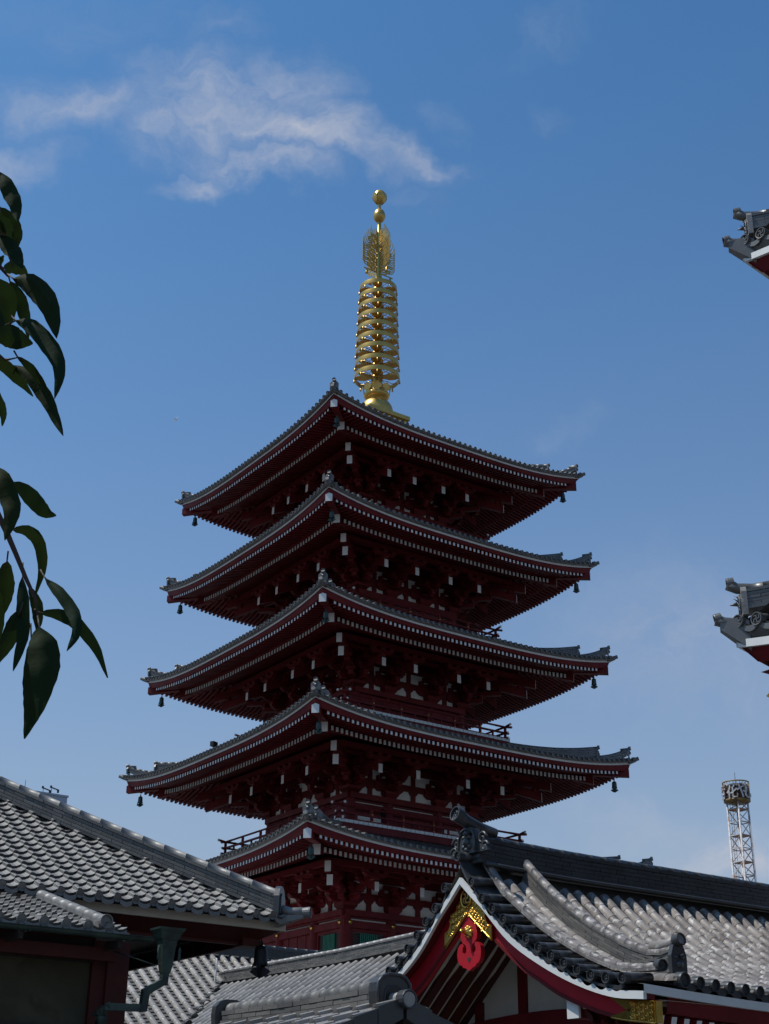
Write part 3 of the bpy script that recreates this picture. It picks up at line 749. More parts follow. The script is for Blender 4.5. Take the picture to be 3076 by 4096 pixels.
for k in (5,4,3,2,1):
    for s,(sx,sy) in {0:(-1,-1),1:(1,-1),3:(-1,1)}.items():
        r=WK[k]-.465
        if k==1 and s!=0: continue
        bell('wind_bell','dark bronze wind bell hanging at the %s of the %s pagoda roof'%(CN[s],ON[k]),(PC.x+sx*r,PC.y+sy*r,ZK[k]-.37),.53,group='wind bells at the pagoda eaves')
# small lamp on the second roof and a loudspeaker on the balcony
t=thing('floodlight','small dark floodlight standing on the left edge of the second lowest pagoda roof','floodlight',(0,0,0))
b=MB(); b.box(-.16,.16,-.1,.1,.12,.34); b.build('housing','wire',t); b=MB(); b.tube([(0,0,-.1),(0,0,.14)],.02,6); b.build('stand','wire',t)
t.location=(PC.x-8.7,PC.y+.1,ZK[2]+.22); t.rotation_euler=(0,0,.4)
t=thing('loudspeaker','small dark lantern shaped loudspeaker standing behind the lowest balcony railing','loudspeaker',(PC.x-2.45,PC.y-4.6,ZK[2]-3.40))
b=MB(); b.lathe([(.03,0),(.03,.42),(.05,.45),(.13,.5),(.15,.7),(.19,.74),(.08,.86),(0,.9)],8); b.build('housing','wire',t)
b=MB(); b.lathe([(.16,0),(.16,.03),(.05,.06)],8); b.build('foot','wire',t)
# ---------------------------------------------------------------- shared by the halls
def part(mb,name,mats,t): return mb.build(name,mats,t,-t.location)
def interp(tab,x):
    if x<=tab[0][0]: return tab[0][1]+(x-tab[0][0])*(tab[1][1]-tab[0][1])/(tab[1][0]-tab[0][0])
    for (a,b),(c,d) in zip(tab,tab[1:]):
        if x<=c: return b+(d-b)*(x-a)/(c-a)
    (a,b),(c,d)=tab[-2:]; return d+(x-c)*(d-b)/(c-a)
def smooth(tab):   # piecewise cubic through a table, equal steps assumed loosely
    def f(x):
        n=len(tab); i=0
        while i<n-2 and x>tab[i+1][0]: i+=1
        x0,y0=tab[i]; x1,y1=tab[i+1]
        def sl(j):
            if j<=0: return (tab[1][1]-tab[0][1])/(tab[1][0]-tab[0][0])
            if j>=n-1: return (tab[-1][1]-tab[-2][1])/(tab[-1][0]-tab[-2][0])
            return (tab[j+1][1]-tab[j-1][1])/(tab[j+1][0]-tab[j-1][0])
        h=x1-x0; t=(x-x0)/h
        if t<0: return y0+sl(0)*(x-x0)
        if t>1: return y1+sl(n-1)*(x-x1)
        return (2*t**3-3*t*t+1)*y0+(t**3-2*t*t+t)*h*sl(i)+(-2*t**3+3*t*t)*y1+(t**3-t*t)*h*sl(i+1)
    return f
def frange(a,b,s):
    n=int(round((b-a)/s)); return [a+(b-a)*i/n for i in range(n+1)]
# ---------------------------------------------------------------- hall with the red and gold gable (right)
K=.78; XG=18*K; YR=23.12*K; XE=27.5
gh=thing('gabled_hall','lower right hall with white edged red gable, gold fittings and mottled tile roof','temple hall',(22,YR,GZ))
zc_=smooth([(d*K,z*K) for d,z in ((0,5.62),(.36,5.24),(.75,4.88),(1.08,4.60),(1.42,4.35),(1.75,4.11),(2.1,3.90),(2.44,3.70),(2.8,3.52),(3.12,3.37),(3.48,3.22),(3.83,3.09),(4.2,2.98),(4.6,2.90),(5.06,2.85))])
topw=smooth([(d*K,z*K) for d,z in ((0,5.30),(.69,4.525),(1.475,3.80),(2.42,3.237),(3.37,2.82),(4.29,2.63),(5.06,2.635))])
def gl(x): return .11*max(0,1-(x-XG)/3.4)**1.6     # sweep of the eave towards the gable
DE=5.06*K
def Sg(sg,dz=0): return lambda u,v:(u,YR-sg*(DE-v),zc_(DE-v)-.075+gl(u)*(1-v/DE)**2+dz)
base=MB(); fc=MB()
for sg in (1,-1):
    xs=frange(XG+.02,XE,.6); vs=frange(0,DE,.3)
    for i in range(len(xs)-1):
        for j in range(len(vs)-1):
            q=[V(Sg(sg,-.06)(a,b)) for a,b in ((xs[i],vs[j]),(xs[i+1],vs[j]),(xs[i+1],vs[j+1]),(xs[i],vs[j+1]))]
            base.add(q,[(0,1,2,3) if sg>0 else (3,2,1,0)],0)
            tz=lambda v:min(topw(DE-v)-.05,(4.98*K-.80*(DE-v)) if DE-v<3.3*K else topw(DE-v)-.1)
            q=[V((a,YR-sg*(DE-b),tz(b))) for a,b in ((xs[i]+.28,vs[j]),(xs[i+1]+.28,vs[j]),(xs[i+1]+.28,vs[j+1]),(xs[i]+.28,vs[j+1]))]
            base.add(q,[(3,2,1,0) if sg>0 else (0,1,2,3)],1)
ro=part(base,'roof',['pan','cream'],gh)
us=[XG+.16+.3*(i+1) for i in range(0,int((XE-XG-.3)/.3))]
vs=frange(0,DE-.28,.24)
pan=MB();cov=MB();en=MB()
tiles(pan,cov,Sg(1),us[1:],vs,lambda u,v:u>XG+.5 ,r=lambda u:(.108 if u<15.1 else .088),dep=.05,lift=.03,seg=5,arc=8,ends=en,endr=1.0,pvs=frange(0,DE-.28,.14))
tiles(pan,cov,Sg(-1),us[1:],frange(0,DE-.28,.5),lambda u,v:u>XG+.5,r=.085,dep=.05,lift=.03,seg=3,arc=4)
# hanging lips of the eave pan tiles
for i in range(1,len(us)-1):
    q=[]
    for s in range(9):
        t=s/8; p,du,dv,n=frame(Sg(1),us[i]+.3*t,0); a=p-n*(.05*sin(PI*t))+n*.02; q+=[a-dv*.02,a-n*(.05+.05*sin(PI*t))-dv*.02]
    en.add(q,[(2*s,2*s+1,2*s+3,2*s+2) for s in range(8)],0)
part(pan,'pan_tiles','pan',gh); part(cov,'cover_tiles','gtile',gh); part(en,'eave_tiles','dtile',gh)
# verge: short cover tiles across the edge, round crests facing out, and the run of cover tiles that holds them
zdc=smooth([(d*K,z*K) for d,z in ((0,5.60),(.42,5.12),(.75,4.743),(1.08,4.494),(1.42,4.241),(1.75,4.002),(2.1,3.789),(2.44,3.602),(2.8,3.419),(3.12,3.261),(3.48,3.113),(3.83,2.984),(4.2,2.911),(4.6,2.873),(5.0,2.87))])
dds=[.10,.45,.78,1.1,1.43,1.76,2.1,2.44,2.79,3.13,3.48,3.83,4.21,4.62]
for sg in (1,-1):
    ve=MB(); vr=MB()
    for i,d in enumerate(dds):
        y=YR-sg*d*K; z=zdc(d*K)
        if i==0 and sg<0: continue
        if i==0: y=YR; z=5.66*K
        ve.tube([(XG-.02,y,z),(XG+.50,y,z+.035)],[.072,.068],14)
        disc(ve,(XG-.03,y,z),(-1,0,0),.079,'swirl',0,.02)
        if i<len(dds)-1:   # drooping pan lip between crests
            y2=YR-sg*dds[i+1]*K; z2=zdc(dds[i+1]*K); q=[];
            for s in range(9):
                t=s/8; yy=y+(y2-y)*t; zz=z+(z2-z)*t-.055-.045*sin(PI*t)
                q+=[V((XG+.0,yy,zz)),V((XG+.0,yy,zz-.045-.03*sin(PI*t)))]
            k=len(q); q+=[p+V((.5,0,.02)) for p in q]
            ve.add(q,[(2*s,2*s+1,2*s+3,2*s+2) for s in range(8)]+[(2*s,2*s+2,k+2*s+2,k+2*s) for s in range(8)]+[(2*s+1,k+2*s+1,k+2*s+3,2*s+3) for s in range(8)],0)
    pts=[(XG+.45,YR-sg*d*K,zdc(d*K)+.115) for d in [.12+.345*i for i in range(15)]]
    ridge(vr,pts,.16,.05,1,.062,brick=.27,capseg=.27,m=0,mc=0)
    e=V(pts[-1]); disc(ve,e+V((0,-sg*.03,.06)),(-.25,-sg,-.05),.085,'swirl'); 
    part(ve,'verge_tiles','dtile',gh); part(vr,'verge_ridge','gtile',gh)
# main ridge: courses of flat tile, cap run, sweeping up to the crest tile over the gable
mr=MB()
def rz(x): return .0+.24*max(0,1-(x-XG)/3.0)**2.2
path=[(x,YR,5.46*K+rz(x)*.3) for x in frange(XG+.22,XE,.5)]
hr_=.46
# build by sections so that the height grows towards the gable
ridge(mr,path,.50,.44,6,.085,brick=.36,capseg=.33,m=0,mc=0,taper=.62)
for dzz,ww in ((.03,.34),(.12,.27)): 
    for sg in (1,-1): mr.tube([(x,YR+sg*ww*.95,5.46*K-.02+dzz*0+rz(x)*.3) for x in frange(XG+.3,XE,.5)],.035,6,0)
mro=part(mr,'main_ridge','dtile',gh)
oc=MB()
oc.tube([(XG+.75,YR,6.12*K+.10),(XG+.40,YR,6.22*K+.08),(XG+.15,YR,6.34*K+.06),(XG-.05,YR,6.50*K+.02)],[.09,.10,.105,.125],14); disc(oc,(XG-.06,YR,6.51*K+.02),(-1,0,.25),.128,'swirl',0,.03)
part(oc,'crest_tile','dtile',gh)
de=MB(); demon(de,(XG+.16,YR,5.74*K),(-1,0,0),.46,.43,.14); part(de,'ridge_end_tile','dtile',gh)
# descending ridges
for sg in (1,-1):
    kd=MB(); x=15.24
    pts=[]
    for d in frange(.36*K,4.42*K,.16):
        t=(d/K-.36)/4.06; pts.append((x,YR-sg*d,zc_(d)-.03+.16*max(0,(t-.8)/.2)**2))
    ridge(kd,pts,.28,.33,8,.080,brick=.30,capseg=.24,m=1,mc=0,taper=.55)
    e=V(pts[-1]); T=lambda u,v,d,e=e,sg=sg: e+V((u,-sg*(d-.02),v))
    kd.prism([(-.15,-.12),(.15,-.12),(.155,.22),(.10,.36),(0,.40),(-.10,.36),(-.155,.22)],T,0,.07,2)
    for (u,v,r) in ((0,.1,.06),(-.06,.2,.035),(.06,.2,.035)): kd.lathe([(r,0),(r*.7,r*.7),(0,r)],8,T(u,v,.07),2,axis=(0,-sg,0))
    kd.tube([T(0,.2,.06),T(0,.24,.18)],[.025,.003],5,2)
    kd.tube([T(0,.385,-.45),T(0,.39,-.1),T(0,.44,.12)],[.078,.082,.088],12,0); disc(kd,T(0,.44,.12),(0,-sg,.2),.092,None,2)
    part(kd,'descending_ridge',['gtile','brick','dtile'],gh)
# gable boards
wl=smooth([(d*K,z*K) for d,z in ((0,5.10),(.35,4.80),(.69,4.535),(1.475,3.83),(2.42,3.28),(3.37,2.86),(4.29,2.58),(5.06,2.49))])
lowr=smooth([(d*K,z*K) for d,z in ((0,4.53),(.84,3.86),(1.66,3.25),(1.95,3.10),(2.77,2.68),(3.99,2.28),(5.11,2.11))])
wb=MB(); rb=MB()
def strip(mb,x0,x1,ft,fb,sg,d0,d1,m=0,n=30):
    for i in range(n):
        a=d0+(d1-d0)*i/n; b=d0+(d1-d0)*(i+1)/n
        P=[V((x,YR-sg*d,f(d))) for x in (x0,x1) for d,f in ((a,fb),(b,fb),(b,ft),(a,ft))]
        fs=[(0,1,2,3),(7,6,5,4),(0,4,5,1),(3,2,6,7),(0,3,7,4),(1,5,6,2)]
        if i: fs=[f for f in fs if f!=(0,3,7,4)]
        mb.add(P,fs,m)
for sg in (1,-1):
    strip(wb,XG,XG+.06,lambda d:wl(d)+.105,wl,sg,0,DE)
    strip(rb,XG+.061,XG+.214,lambda d:wl(d)+.07,lambda d:wl(d)+.006,sg,0,DE,1)
    strip(rb,XG+.215,XG+.30,lambda d:wl(d)+.005,lambda d:lowr(d),sg,0,DE,0)
    strip(rb,XG+.192,XG+.2135,lambda d:lowr(d)+.055,lambda d:lowr(d)+.0,sg,0,DE-.0,1)
part(wb,'white_gable_board','white',gh); rbo=part(rb,'bargeboard',['redb','red'],gh)
# pierced gold fittings: apex chevron and lower ends, raised hexagon pattern, rolled edges
xf=XG+.182
def gstrip(sg,d0,d1,hi,lo,n=14):
    strip(gf,xf-.035,xf-.005,hi,lo,sg,d0,d1,0,n)
def hexes(sg,d0,d1,hi,lo,st=.105):
    d=d0; c=0
    while d<d1:
        z=lo(d)+.035
        while z<hi(d)-.03:
            zz=z+(st*.45 if c%2 else 0)
            if zz<hi(d)-.03:
                cc=V((xf-.004-(.035 if d<1 else 0),YR-sg*d,zz)); gf.tube([cc+V((0,cos(a)*st*.42,sin(a)*st*.42)) for a in [i*PI/3 for i in range(7)]],.007,4,0,False)
                gf.lathe([(.018,0),(.012,.01),(0,.014)],6,cc,0,axis=(-1,0,0))
            z+=st*.86
        d+=st*.78; c+=1
for sg in (1,-1):
    gf=MB()
    hi=lambda d:wl(d)-.012-.55*max(0,d-.30); lo=lambda d:lowr(d)+.0
    hi2=lambda d:max(lo(d)+.01,min(hi(d)-.12*abs(sin(d*16)),wl(d)-.012))
    gstrip(sg,0,.60,hi2,lo); hexes(sg,.06,.45,hi2,lo)
    gf.tube([(xf-.035,YR-sg*d,lo(d)+.012) for d in frange(0,.60,.06)],.016,6)
    curl(gf,(xf-.04,YR-sg*.40,lo(.40)+.23),V((0,-sg,0)),V((0,0,1)),.06,.013,1.1)
    curl(gf,(xf-.04,YR-sg*.50,lo(.50)+.13),V((0,-sg,0)),V((0,0,1)),.045,.012,1.1)
    part(gf,'apex_fitting','gold',gh); gf=MB()
    h3=lambda d:wl(d)-.012; l3=lambda d:lowr(d)+.0
    def h4(d):
        t=(d-3.14)/(DE-3.14); return l3(d)+(h3(d)-l3(d))*min(1,max(.04,abs(t-.28)*3.2 if t<.45 else 1))
    strip(gf,xf,xf+.03,h3,l3,sg,3.52,DE+.005,0,10); hexes(sg,3.55,DE-.04,h3,l3)
    for i in range(8):
        a=3.12+i*.05; b=a+.05; 
        strip(gf,xf,xf+.03,h3,lambda d,a=a:h3(d)-.02-(d-3.12)*.36,sg,a,b,0,1); strip(gf,xf,xf+.03,lambda d,a=a:l3(d)+.02+(d-3.12)*.36,l3,sg,a,b,0,1)
    curl(gf,(xf-.01,YR-sg*3.56,(h3(3.5)+l3(3.5))/2+.07),V((0,sg,0)),V((0,0,1)),.05,.013,1.2); curl(gf,(xf-.01,YR-sg*3.56,(h3(3.5)+l3(3.5))/2-.07),V((0,sg,0)),V((0,0,-1)),.05,.013,1.2)
    for f in (h3,l3): gf.tube([(xf,YR-sg*d,f(d)) for d in frange(3.12,DE,.08)],.013,6)
    gf.box(XG+.19,XG+.31,*sorted((YR-sg*(DE+.002),YR-sg*(DE+.03))),lowr(DE)-.0,wl(DE)-.01)
    part(gf,'gold_fitting','gold',gh)
md=MB(); c=V((xf-.045,YR,4.83*K)); md.lathe([(.0,.0),(.115,.0),(.115,-.03)],24,c,1,axis=(-1,0,0)); md.tube([c+V((-.01,cos(a)*.125,sin(a)*.145)) for a in [i*PI/12 for i in range(25)]],.017,6,0,False)
R=.10
for a,b in (((0,-.55),(0,.55)),((-.55,0),(.55,0)),((0,.55),(-.5,.55)),((.55,0),(.55,.5)),((0,-.55),(.5,-.55)),((-.55,0),(-.55,-.5))):
    md.beam(c+V((-.012,-a[0]*R*1.1,a[1]*R*1.25)),c+V((-.012,-b[0]*R*1.1,b[1]*R*1.25)),.022,.02,0,up=V((1,0,0)))
part(md,'gable_medallion',['gold','black'],gh)
# hanging fish pendant
pd=MB(); half=[(0,4.50),(.16,4.45),(.26,4.22),(.30,4.06),(.27,3.98),(.21,3.93),(.13,3.89),(.09,3.83),(.10,3.75),(.17,3.715),(.235,3.76),(.225,3.84),(.19,3.87),(.23,3.93),(.33,3.91),(.40,3.84),(.425,3.72),(.40,3.60),(.33,3.52),(.25,3.50),(.22,3.46),(.12,3.44),(.06,3.415),(0,3.385)]
poly=[(u*K*.92,v*K) for u,v in half]+[(-u*K*.92,v*K) for u,v in half[1:-1]][::-1]
pd.prism(poly,lambda u,v,d:V((XG+.165+d,YR-u-.01,v*1.008)),0,.075)
ht=[(0,-.045),(.04,.0),(.045,.025),(.03,.045),(.01,.04),(0,.025),(-.01,.04),(-.03,.045),(-.045,.025),(-.04,0)]
pd.prism(ht,lambda u,v,d:V((XG+.161+d,YR-u-.01,v+3.62*K)),0,.003,1)
pdo=part(pd,'gable_pendant',['redb','dark'],gh)
bs=MB(); c=V((XG+.165,YR-.01,4.17*K))
bs.lathe([(.085,0),(.085,.02),(.06,.045),(.055,.06),(.035,.07),(.03,.13),(.04,.14),(.02,.17),(0,.18)],16,c,axis=(-1,0,0))
for i in range(8):
    a=i*PI/4; bs.lathe([(.03,0),(.024,.03),(0,.04)],8,c+V((0,cos(a)*.075,sin(a)*.075)),axis=(-1,0,0))
bs.build('pendant_boss','gold',pdo)
# soffit rafters that run down under the overhang, gable wall with posts
sf=MB()
for sg in (1,-1):
    for i in range(6):
        x=XG+.35+i*.27
        n=26
        for j in range(n):
            if j: continue
            a=.02; b=3.3*K; so=lambda d:4.98*K-.80*d
            P=[V((xx,YR-sg*d,so(d)-o)) for xx in (x,x+.165) for d,o in ((a,.085),(b,.085),(b,-.01),(a,-.01))]
            sf.add(P,[(0,1,2,3),(7,6,5,4),(0,4,5,1)],0)
part(sf,'overhang_rafters','redd',gh)
gw=MB(); XW=XG+1.80
for sg in (1,-1):
    n=16
    for j in range(n):
        a=DE*j/n*.97; b=DE*(j+1)/n*.97
        gw.add([(XW,YR-sg*a,1.4),(XW,YR-sg*b,1.4),(XW,YR-sg*b,4.98*K-.80*b),(XW,YR-sg*a,4.98*K-.80*a)],[(0,1,2,3)],0)
        if a>3.2*K: break
for y in (-1.75,-.60,.60,1.75):
    gw.box(XW-.07,XW+.0,YR+y-.09,YR+y+.09,1.0,4.98*K-.80*(abs(y)+.09),1)
n=20
for j in range(n):      # arched tie beam
    a=-3.4+6.8*j/n; b=-3.4+6.8*(j+1)/n; f=lambda y:2.16-.30*(y/3.4)**2
    P=[V((x,YR+y,z)) for x in (XW-.16,XW-.0) for y,z in ((a,f(a)-.75),(b,f(b)-.75),(b,f(b)),(a,f(a)))]
    gw.add(P,[(0,1,2,3),(0,4,5,1),(3,2,6,7)],1)
for sg in (1,-1): gw.box(XG+.30,XW,YR-sg*2.26-.12,YR-sg*2.26+.12,2.34*K,2.66*K,1); 
for sg in (1,-1): gw.box(XG+.26,XG+.2995,YR-sg*2.26-.122,YR-sg*2.26+.122,2.335*K,2.665*K,2)
gw.box(XW,XE-.6,YR-2.9,YR+2.9,GZ,1.6,0)
gw.box(XW-.06,XE-.5,YR-2.97,YR-2.9,1.2,1.62,1)
for i in range(7): gw.box(XW+.1+i*1.8,XW+.34+i*1.8,YR-3.0,YR-2.9,GZ,1.2,1)
part(gw,'wall',['cream','red','white'],gh)
# eave on the long side: white board, red board, rafters with white ends
for sg in (1,-1):
    ev=MB(); xs=frange(XG,XE,.5)
    for a,b in zip(xs,xs[1:]):
        def sec(x):
            zb=1.915+gl(x); y=lambda o:YR-sg*(DE+.02+o)
            return [V((x,y(0),zb)),V((x,y(0),zb+.115)),V((x,y(-.12),zb+.13)),V((x,y(-.06),zb)),V((x,y(-.10),zb-.20)),V((x,y(-.3),zb-.20))]
        A,B_=sec(a),sec(b)
        for i,j,mm in ((0,1,0),(1,2,0),(3,0,0),(4,3,1),(5,4,1)):
            if mm and a<XG+.3: continue
            ev.add([A[i],B_[i],B_[j],A[j]],[(0,1,2,3)] if sg>0 else [(3,2,1,0)],mm)
    for i in range(int((XE-XG-.4)/.24)):
        x=XG+.42+i*.24; zb=1.60+gl(x)
        ev.beam((x,YR-sg*(DE-1.1),zb+.28),(x,YR-sg*(DE-.12),zb),.10,.17,1,0)
    part(ev,'eave_board',['white','red'],gh)
# ---------------------------------------------------------------- hall on the left, nearest
lh=thing('corner_hall','dark walled hall at lower left with weathered grey wave tile roof and small porch roof','temple hall',(4,25,GZ))
XC,YC=12.05,19.85
def zl(d): return 3.46+.545*d+.006*d*d
def Sl(u,v): return (u,YC+v,zl(v))
okl=lambda u,v:u<XC-v+.02
tl=MB(); us=[XC-.13-.3*i for i in range(58)][::-1]; vs=frange(0,8.4,.20)
wave(tl,Sl,us,vs,lambda u,v:okl(u+.0,v) ,h=.055,lift=.045,dip=.035)
b=MB()
V_=8.4
for j in range(12):
    a=V_*j/12; c=V_*(j+1)/12; b.add([V(Sl(-6,a))-V((0,0,.06)),V(Sl(XC-a,a))-V((0,0,.06)),V(Sl(XC-c,c))-V((0,0,.06)),V(Sl(-6,c))-V((0,0,.06))],[(0,1,2,3)],0)
b.add([(XC,YC,3.43),(XC,YC+20,3.43),(XC-V_,YC+20,zl(V_)-.03),(XC-V_,YC+V_,zl(V_)-.03)],[(0,1,2,3)],0)
b.add([(-6,YC+.5,3.35),(XC-.5,YC+.5,3.35),(XC-.5,YC+20,3.35),(-6,YC+20,3.35)],[(3,2,1,0)],1)
lr=part(b,'roof',['dtile','dark'],lh)
le=tl
for i,u in enumerate(us[:-1]):
    p=V((u+.05,YC-.01,3.475)); le.tube([p+V((0,.2,.12)),p],[.055,.062],10); disc(le,p,(0,-1,-.1),.066,None,0,.02)
    q=[]
    for s in range(9):
        t=s/8; q+=[V((u+.1+.2*t,YC-.012,3.465-.035*sin(PI*t))),V((u+.1+.2*t,YC-.012,3.40-.04*sin(PI*t)))]
    le.add(q,[(2*s,2*s+1,2*s+3,2*s+2) for s in range(8)],0)
for j in range(60):
    p=V((XC+.01,YC+.15+.3*j,3.475)); disc(le,p,(1,0,-.1),.066,None,0,.02)
    cx=XC; 
le.tube([(XC-.45,YC+.5,3.78),(XC-.02,YC+.06,3.57),(XC+.20,YC-.16,3.56)],[.08,.075,.085],12); disc(le,(XC+.205,YC-.165,3.56),(1,-1,.1),.088)
le.hexa([V((XC-.3,YC+.1,3.34)),V((XC-.1,YC+.3,3.34)),V((XC-.1,YC+.3,3.5)),V((XC-.3,YC+.1,3.5))],[V((XC+.1,YC-.16,3.47)),V((XC+.16,YC-.1,3.47)),V((XC+.16,YC-.1,3.52)),V((XC+.1,YC-.16,3.52))],0)
part(tl,'wave_tiles','ltile',lh)
hp=MB(); pts=[]
for i in range(22):
    t=.20+7.6*i/21; pts.append((XC-t,YC+t,zl(t)-.02))
ridge(hp,pts[::-1],.36,.30,5,.085,brick=.40,capseg=.42,m=1,mc=0,taper=.66,out=.03)
part(hp,'hip_ridge',['ltile','brick'],lh)
he=MB(); nd=V((1,-1,0)).normalized(); sx=V((0,0,1)).cross(nd); e=V((XC-.17,YC+.17,zl(.17)))
T=lambda u,v,d:e+sx*u+V((0,0,v))+nd*d
he.prism([(-.2,-.1),(.2,-.1),(.2,.25),(.14,.37),(.05,.42),(-.05,.42),(-.14,.37),(-.2,.25)],T,-.04,.05)
he.prism([(-.13,-.02),(.13,-.02),(.13,.22),(.07,.3),(-.07,.3),(-.13,.22)],T,.05,.075)
part(he,'hip_end_tile','dtile',lh)
# boards under the eave
eb=MB(); y0=YC+.27; xr=XC+.04
eb.box(-6,xr,y0,y0+.05,3.30,3.43,0); eb.box(xr-.05,xr,y0+.05,y0+20,3.30,3.43,0)
eb.add([(-6,y0+.05,3.298),(xr-.06,y0+.05,3.298),(xr-.42,y0+.42,3.12),(-6,y0+.42,3.12)],[(3,2,1,0)],1)
eb.add([(xr-.06,y0+.05,3.298),(xr-.06,y0+20,3.298),(xr-.42,y0+20,3.12),(xr-.42,y0+.42,3.12)],[(3,2,1,0)],1)
eb.box(-6,xr-.42,y0+.42,y0+.5,3.08,3.34,1); eb.box(xr-.5,xr-.42,y0+.5,y0+20,3.08,3.34,1)
eb.box(xr-.62,xr-.30,y0+.30,y0+.62,3.06,3.20,1)
part(eb,'eave_board',['cream','redd'],lh)
w_=MB(); w_.box(-6,9.7,22.8,38,GZ,3.34,0); w_.box(-6,9.9,22.6,22.8,2.9,3.34,1)
for x in (9.7,7.2,4.7,2.2): w_.box(x-.15,x+.15,22.55,22.8,GZ,2.9,1)
part(w_,'wall',['panel','redd'],lh)
# porch roof
YP=17.42; XP=8.22
def Sp(u,v): return (u,YP+v,2.645+.275*v)
tp=MB(); us=[XP-.17-.3*i for i in range(48)][::-1]; wave(tp,Sp,us,frange(0,2.35,.20),lambda u,v:True,h=.055,lift=.04,dip=.03)
b=MB(); b.add([(-6,YP,2.60),(XP-.12,YP,2.60),(XP-.12,YP+2.4,3.26),(-6,YP+2.4,3.26)],[(0,1,2,3)],0); b.add([(-6,YP+.1,2.56),(XP-.2,YP+.1,2.56),(XP-.2,YP+2.9,3.05),(-6,YP+2.9,3.05)],[(3,2,1,0)],1)
b.add([(XP-.12,YP,2.52),(XP-.12,YP+2.4,3.2),(XP-.12,YP+2.4,3.28),(XP-.12,YP,2.62)],[(0,1,2,3)],0)
po=part(b,'porch_roof',['dtile','dark'],lh)
pe=tp
for u in us[:-1]:
    p=V((u+.05,YP-.01,2.665)); pe.tube([p+V((0,.2,.07)),p],[.055,.062],10); disc(pe,p,(0,-1,-.1),.068,None,0,.02)
    q=[]
    for s in range(7):
        t=s/6; q+=[V((u+.1+.2*t,YP-.012,2.655-.035*sin(PI*t))),V((u+.1+.2*t,YP-.012,2.585-.04*sin(PI*t)))]
    pe.add(q,[(2*s,2*s+1,2*s+3,2*s+2) for s in range(6)],0)
xk=XP-.47
ridge(pe,[(xk,YP+.02+.21*i,2.66+.275*.21*i) for i in range(12)][::-1],.14,.07,1,.085,brick=.3,capseg=.3)
disc(pe,(xk,YP+.0,2.74),(0,-1,0),.092)
tp.build('porch_tiles','ltile',po)
pw=MB()
pw.box(-6,8.13,17.80,17.95,2.30,2.46,1); pw.box(8.13,8.44,18.1,18.4,GZ,2.6,2); pw.box(7.94,8.13,18.16,18.36,GZ,2.6,1)
pw.box(-6,7.94,18.2,18.34,GZ,1.50,0); pw.box(-6,7.94,18.2,18.3,2.31,2.6,0); pw.box(-6,7.94,18.24,18.34,1.50,2.31,3)
for x in (6.6,7.95): pw.box(x-.03,x+.03,17.36,17.8,2.42,2.52,0)
pw.box(8.3,8.42,18.4,22.6,2.2,2.5,2)
part(pw,'porch_wall',['dark','redd','redd','panel'],lh)
gt=MB(); q=[]
for x in (-6,8.34):
    for s in range(9):
        a=PI+PI*s/8; q.append((x,17.25+.06*cos(a),2.56+.06*sin(a)))
gt.add(q,[(s,s+1,10+s,9+s) for s in range(8)]+[(9+s,10+s,s+1,s) for s in range(0)],0,True)
gt.tube([(-6,17.19,2.56),(8.34,17.19,2.56)],.010,6); 
for i in range(10): gt.box(8.0-i*1.35-.012,8.0-i*1.35+.012,17.2,17.5,2.50,2.515)
gt.tube([(8.05,17.75,2.42),(8.44,17.32,2.24)],.010,6)
go=part(gt,'gutter','copper',lh)
hh=MB(); cx,cy=8.57,17.27
def rect(w1,d1,z): return [V((cx-w1/2,cy-d1/2,z)),V((cx+w1/2,cy-d1/2,z)),V((cx+w1/2,cy+d1/2,z)),V((cx-w1/2,cy+d1/2,z))]
pr=[(.19,.16,2.46),(.21,.17,2.54),(.26,.2,2.57),(.31,.24,2.64),(.37,.29,2.68),(.38,.30,2.705)]
for a,b2 in zip(pr,pr[1:]): hh.hexa(rect(*a),rect(*b2))
pr=[(.11,.10,2.14),(.13,.12,2.20),(.15,.13,2.24),(.16,.13,2.30),(.19,.15,2.46)]
for a,b2 in zip(pr,pr[1:]): hh.hexa(rect(*a),rect(*b2))
for x in (-.15,.15): hh.lathe([(.0,0),(.022,-.04),(.02,-.12),(.03,-.16),(0,-.2)],8,(cx+x,cy-.08,2.48))
hh.build('hopper','copper',go)
dp=MB(); P=[(8.57,17.27,2.18),(8.56,17.27,2.04),(8.33,17.30,1.90),(8.31,17.30,1.70),(7.90,17.45,1.70),(7.85,17.52,1.66),(7.85,17.56,1.50),(7.85,17.6,GZ)]
for a,b2 in zip(P,P[1:]):
    a,b2=V(a),V(b2); d=(b2-a).normalized(); dp.beam(a-d*.03,b2+d*.04,.09,.09,0,up=V((0,1,0.01)))
for z in (1.6,.2,-1.2): dp.box(7.78,7.92,17.5,17.68,z,z+.03)
dp.lathe([(.08,0),(.085,-.03),(.05,-.12),(0,-.2)],8,(7.85,17.5,1.58))
dp.build('downpipe','copper',go)
bell('wind_bell','black wind bell hanging under the corner eave of the left hall',(11.82,20.42,3.09),.50,'wire',group='wind bells under the nearer roofs')
# ---------------------------------------------------------------- middle hall, two tiled wings meeting in a valley
mh=thing('courtyard_hall','low hall between the others whose two grey tile roofs meet in a valley','temple hall',(20,29,GZ))
YA=33.3; XB=17.6
def za(y): d=YA-y; return 4.74-.66*d+.008*d*d
def zb(x): d=XB-x; return 3.86-.66*d+.010*d*d
V_=8.2
Sa=lambda u,v:(u,YA-V_+v,za(YA-V_+v))
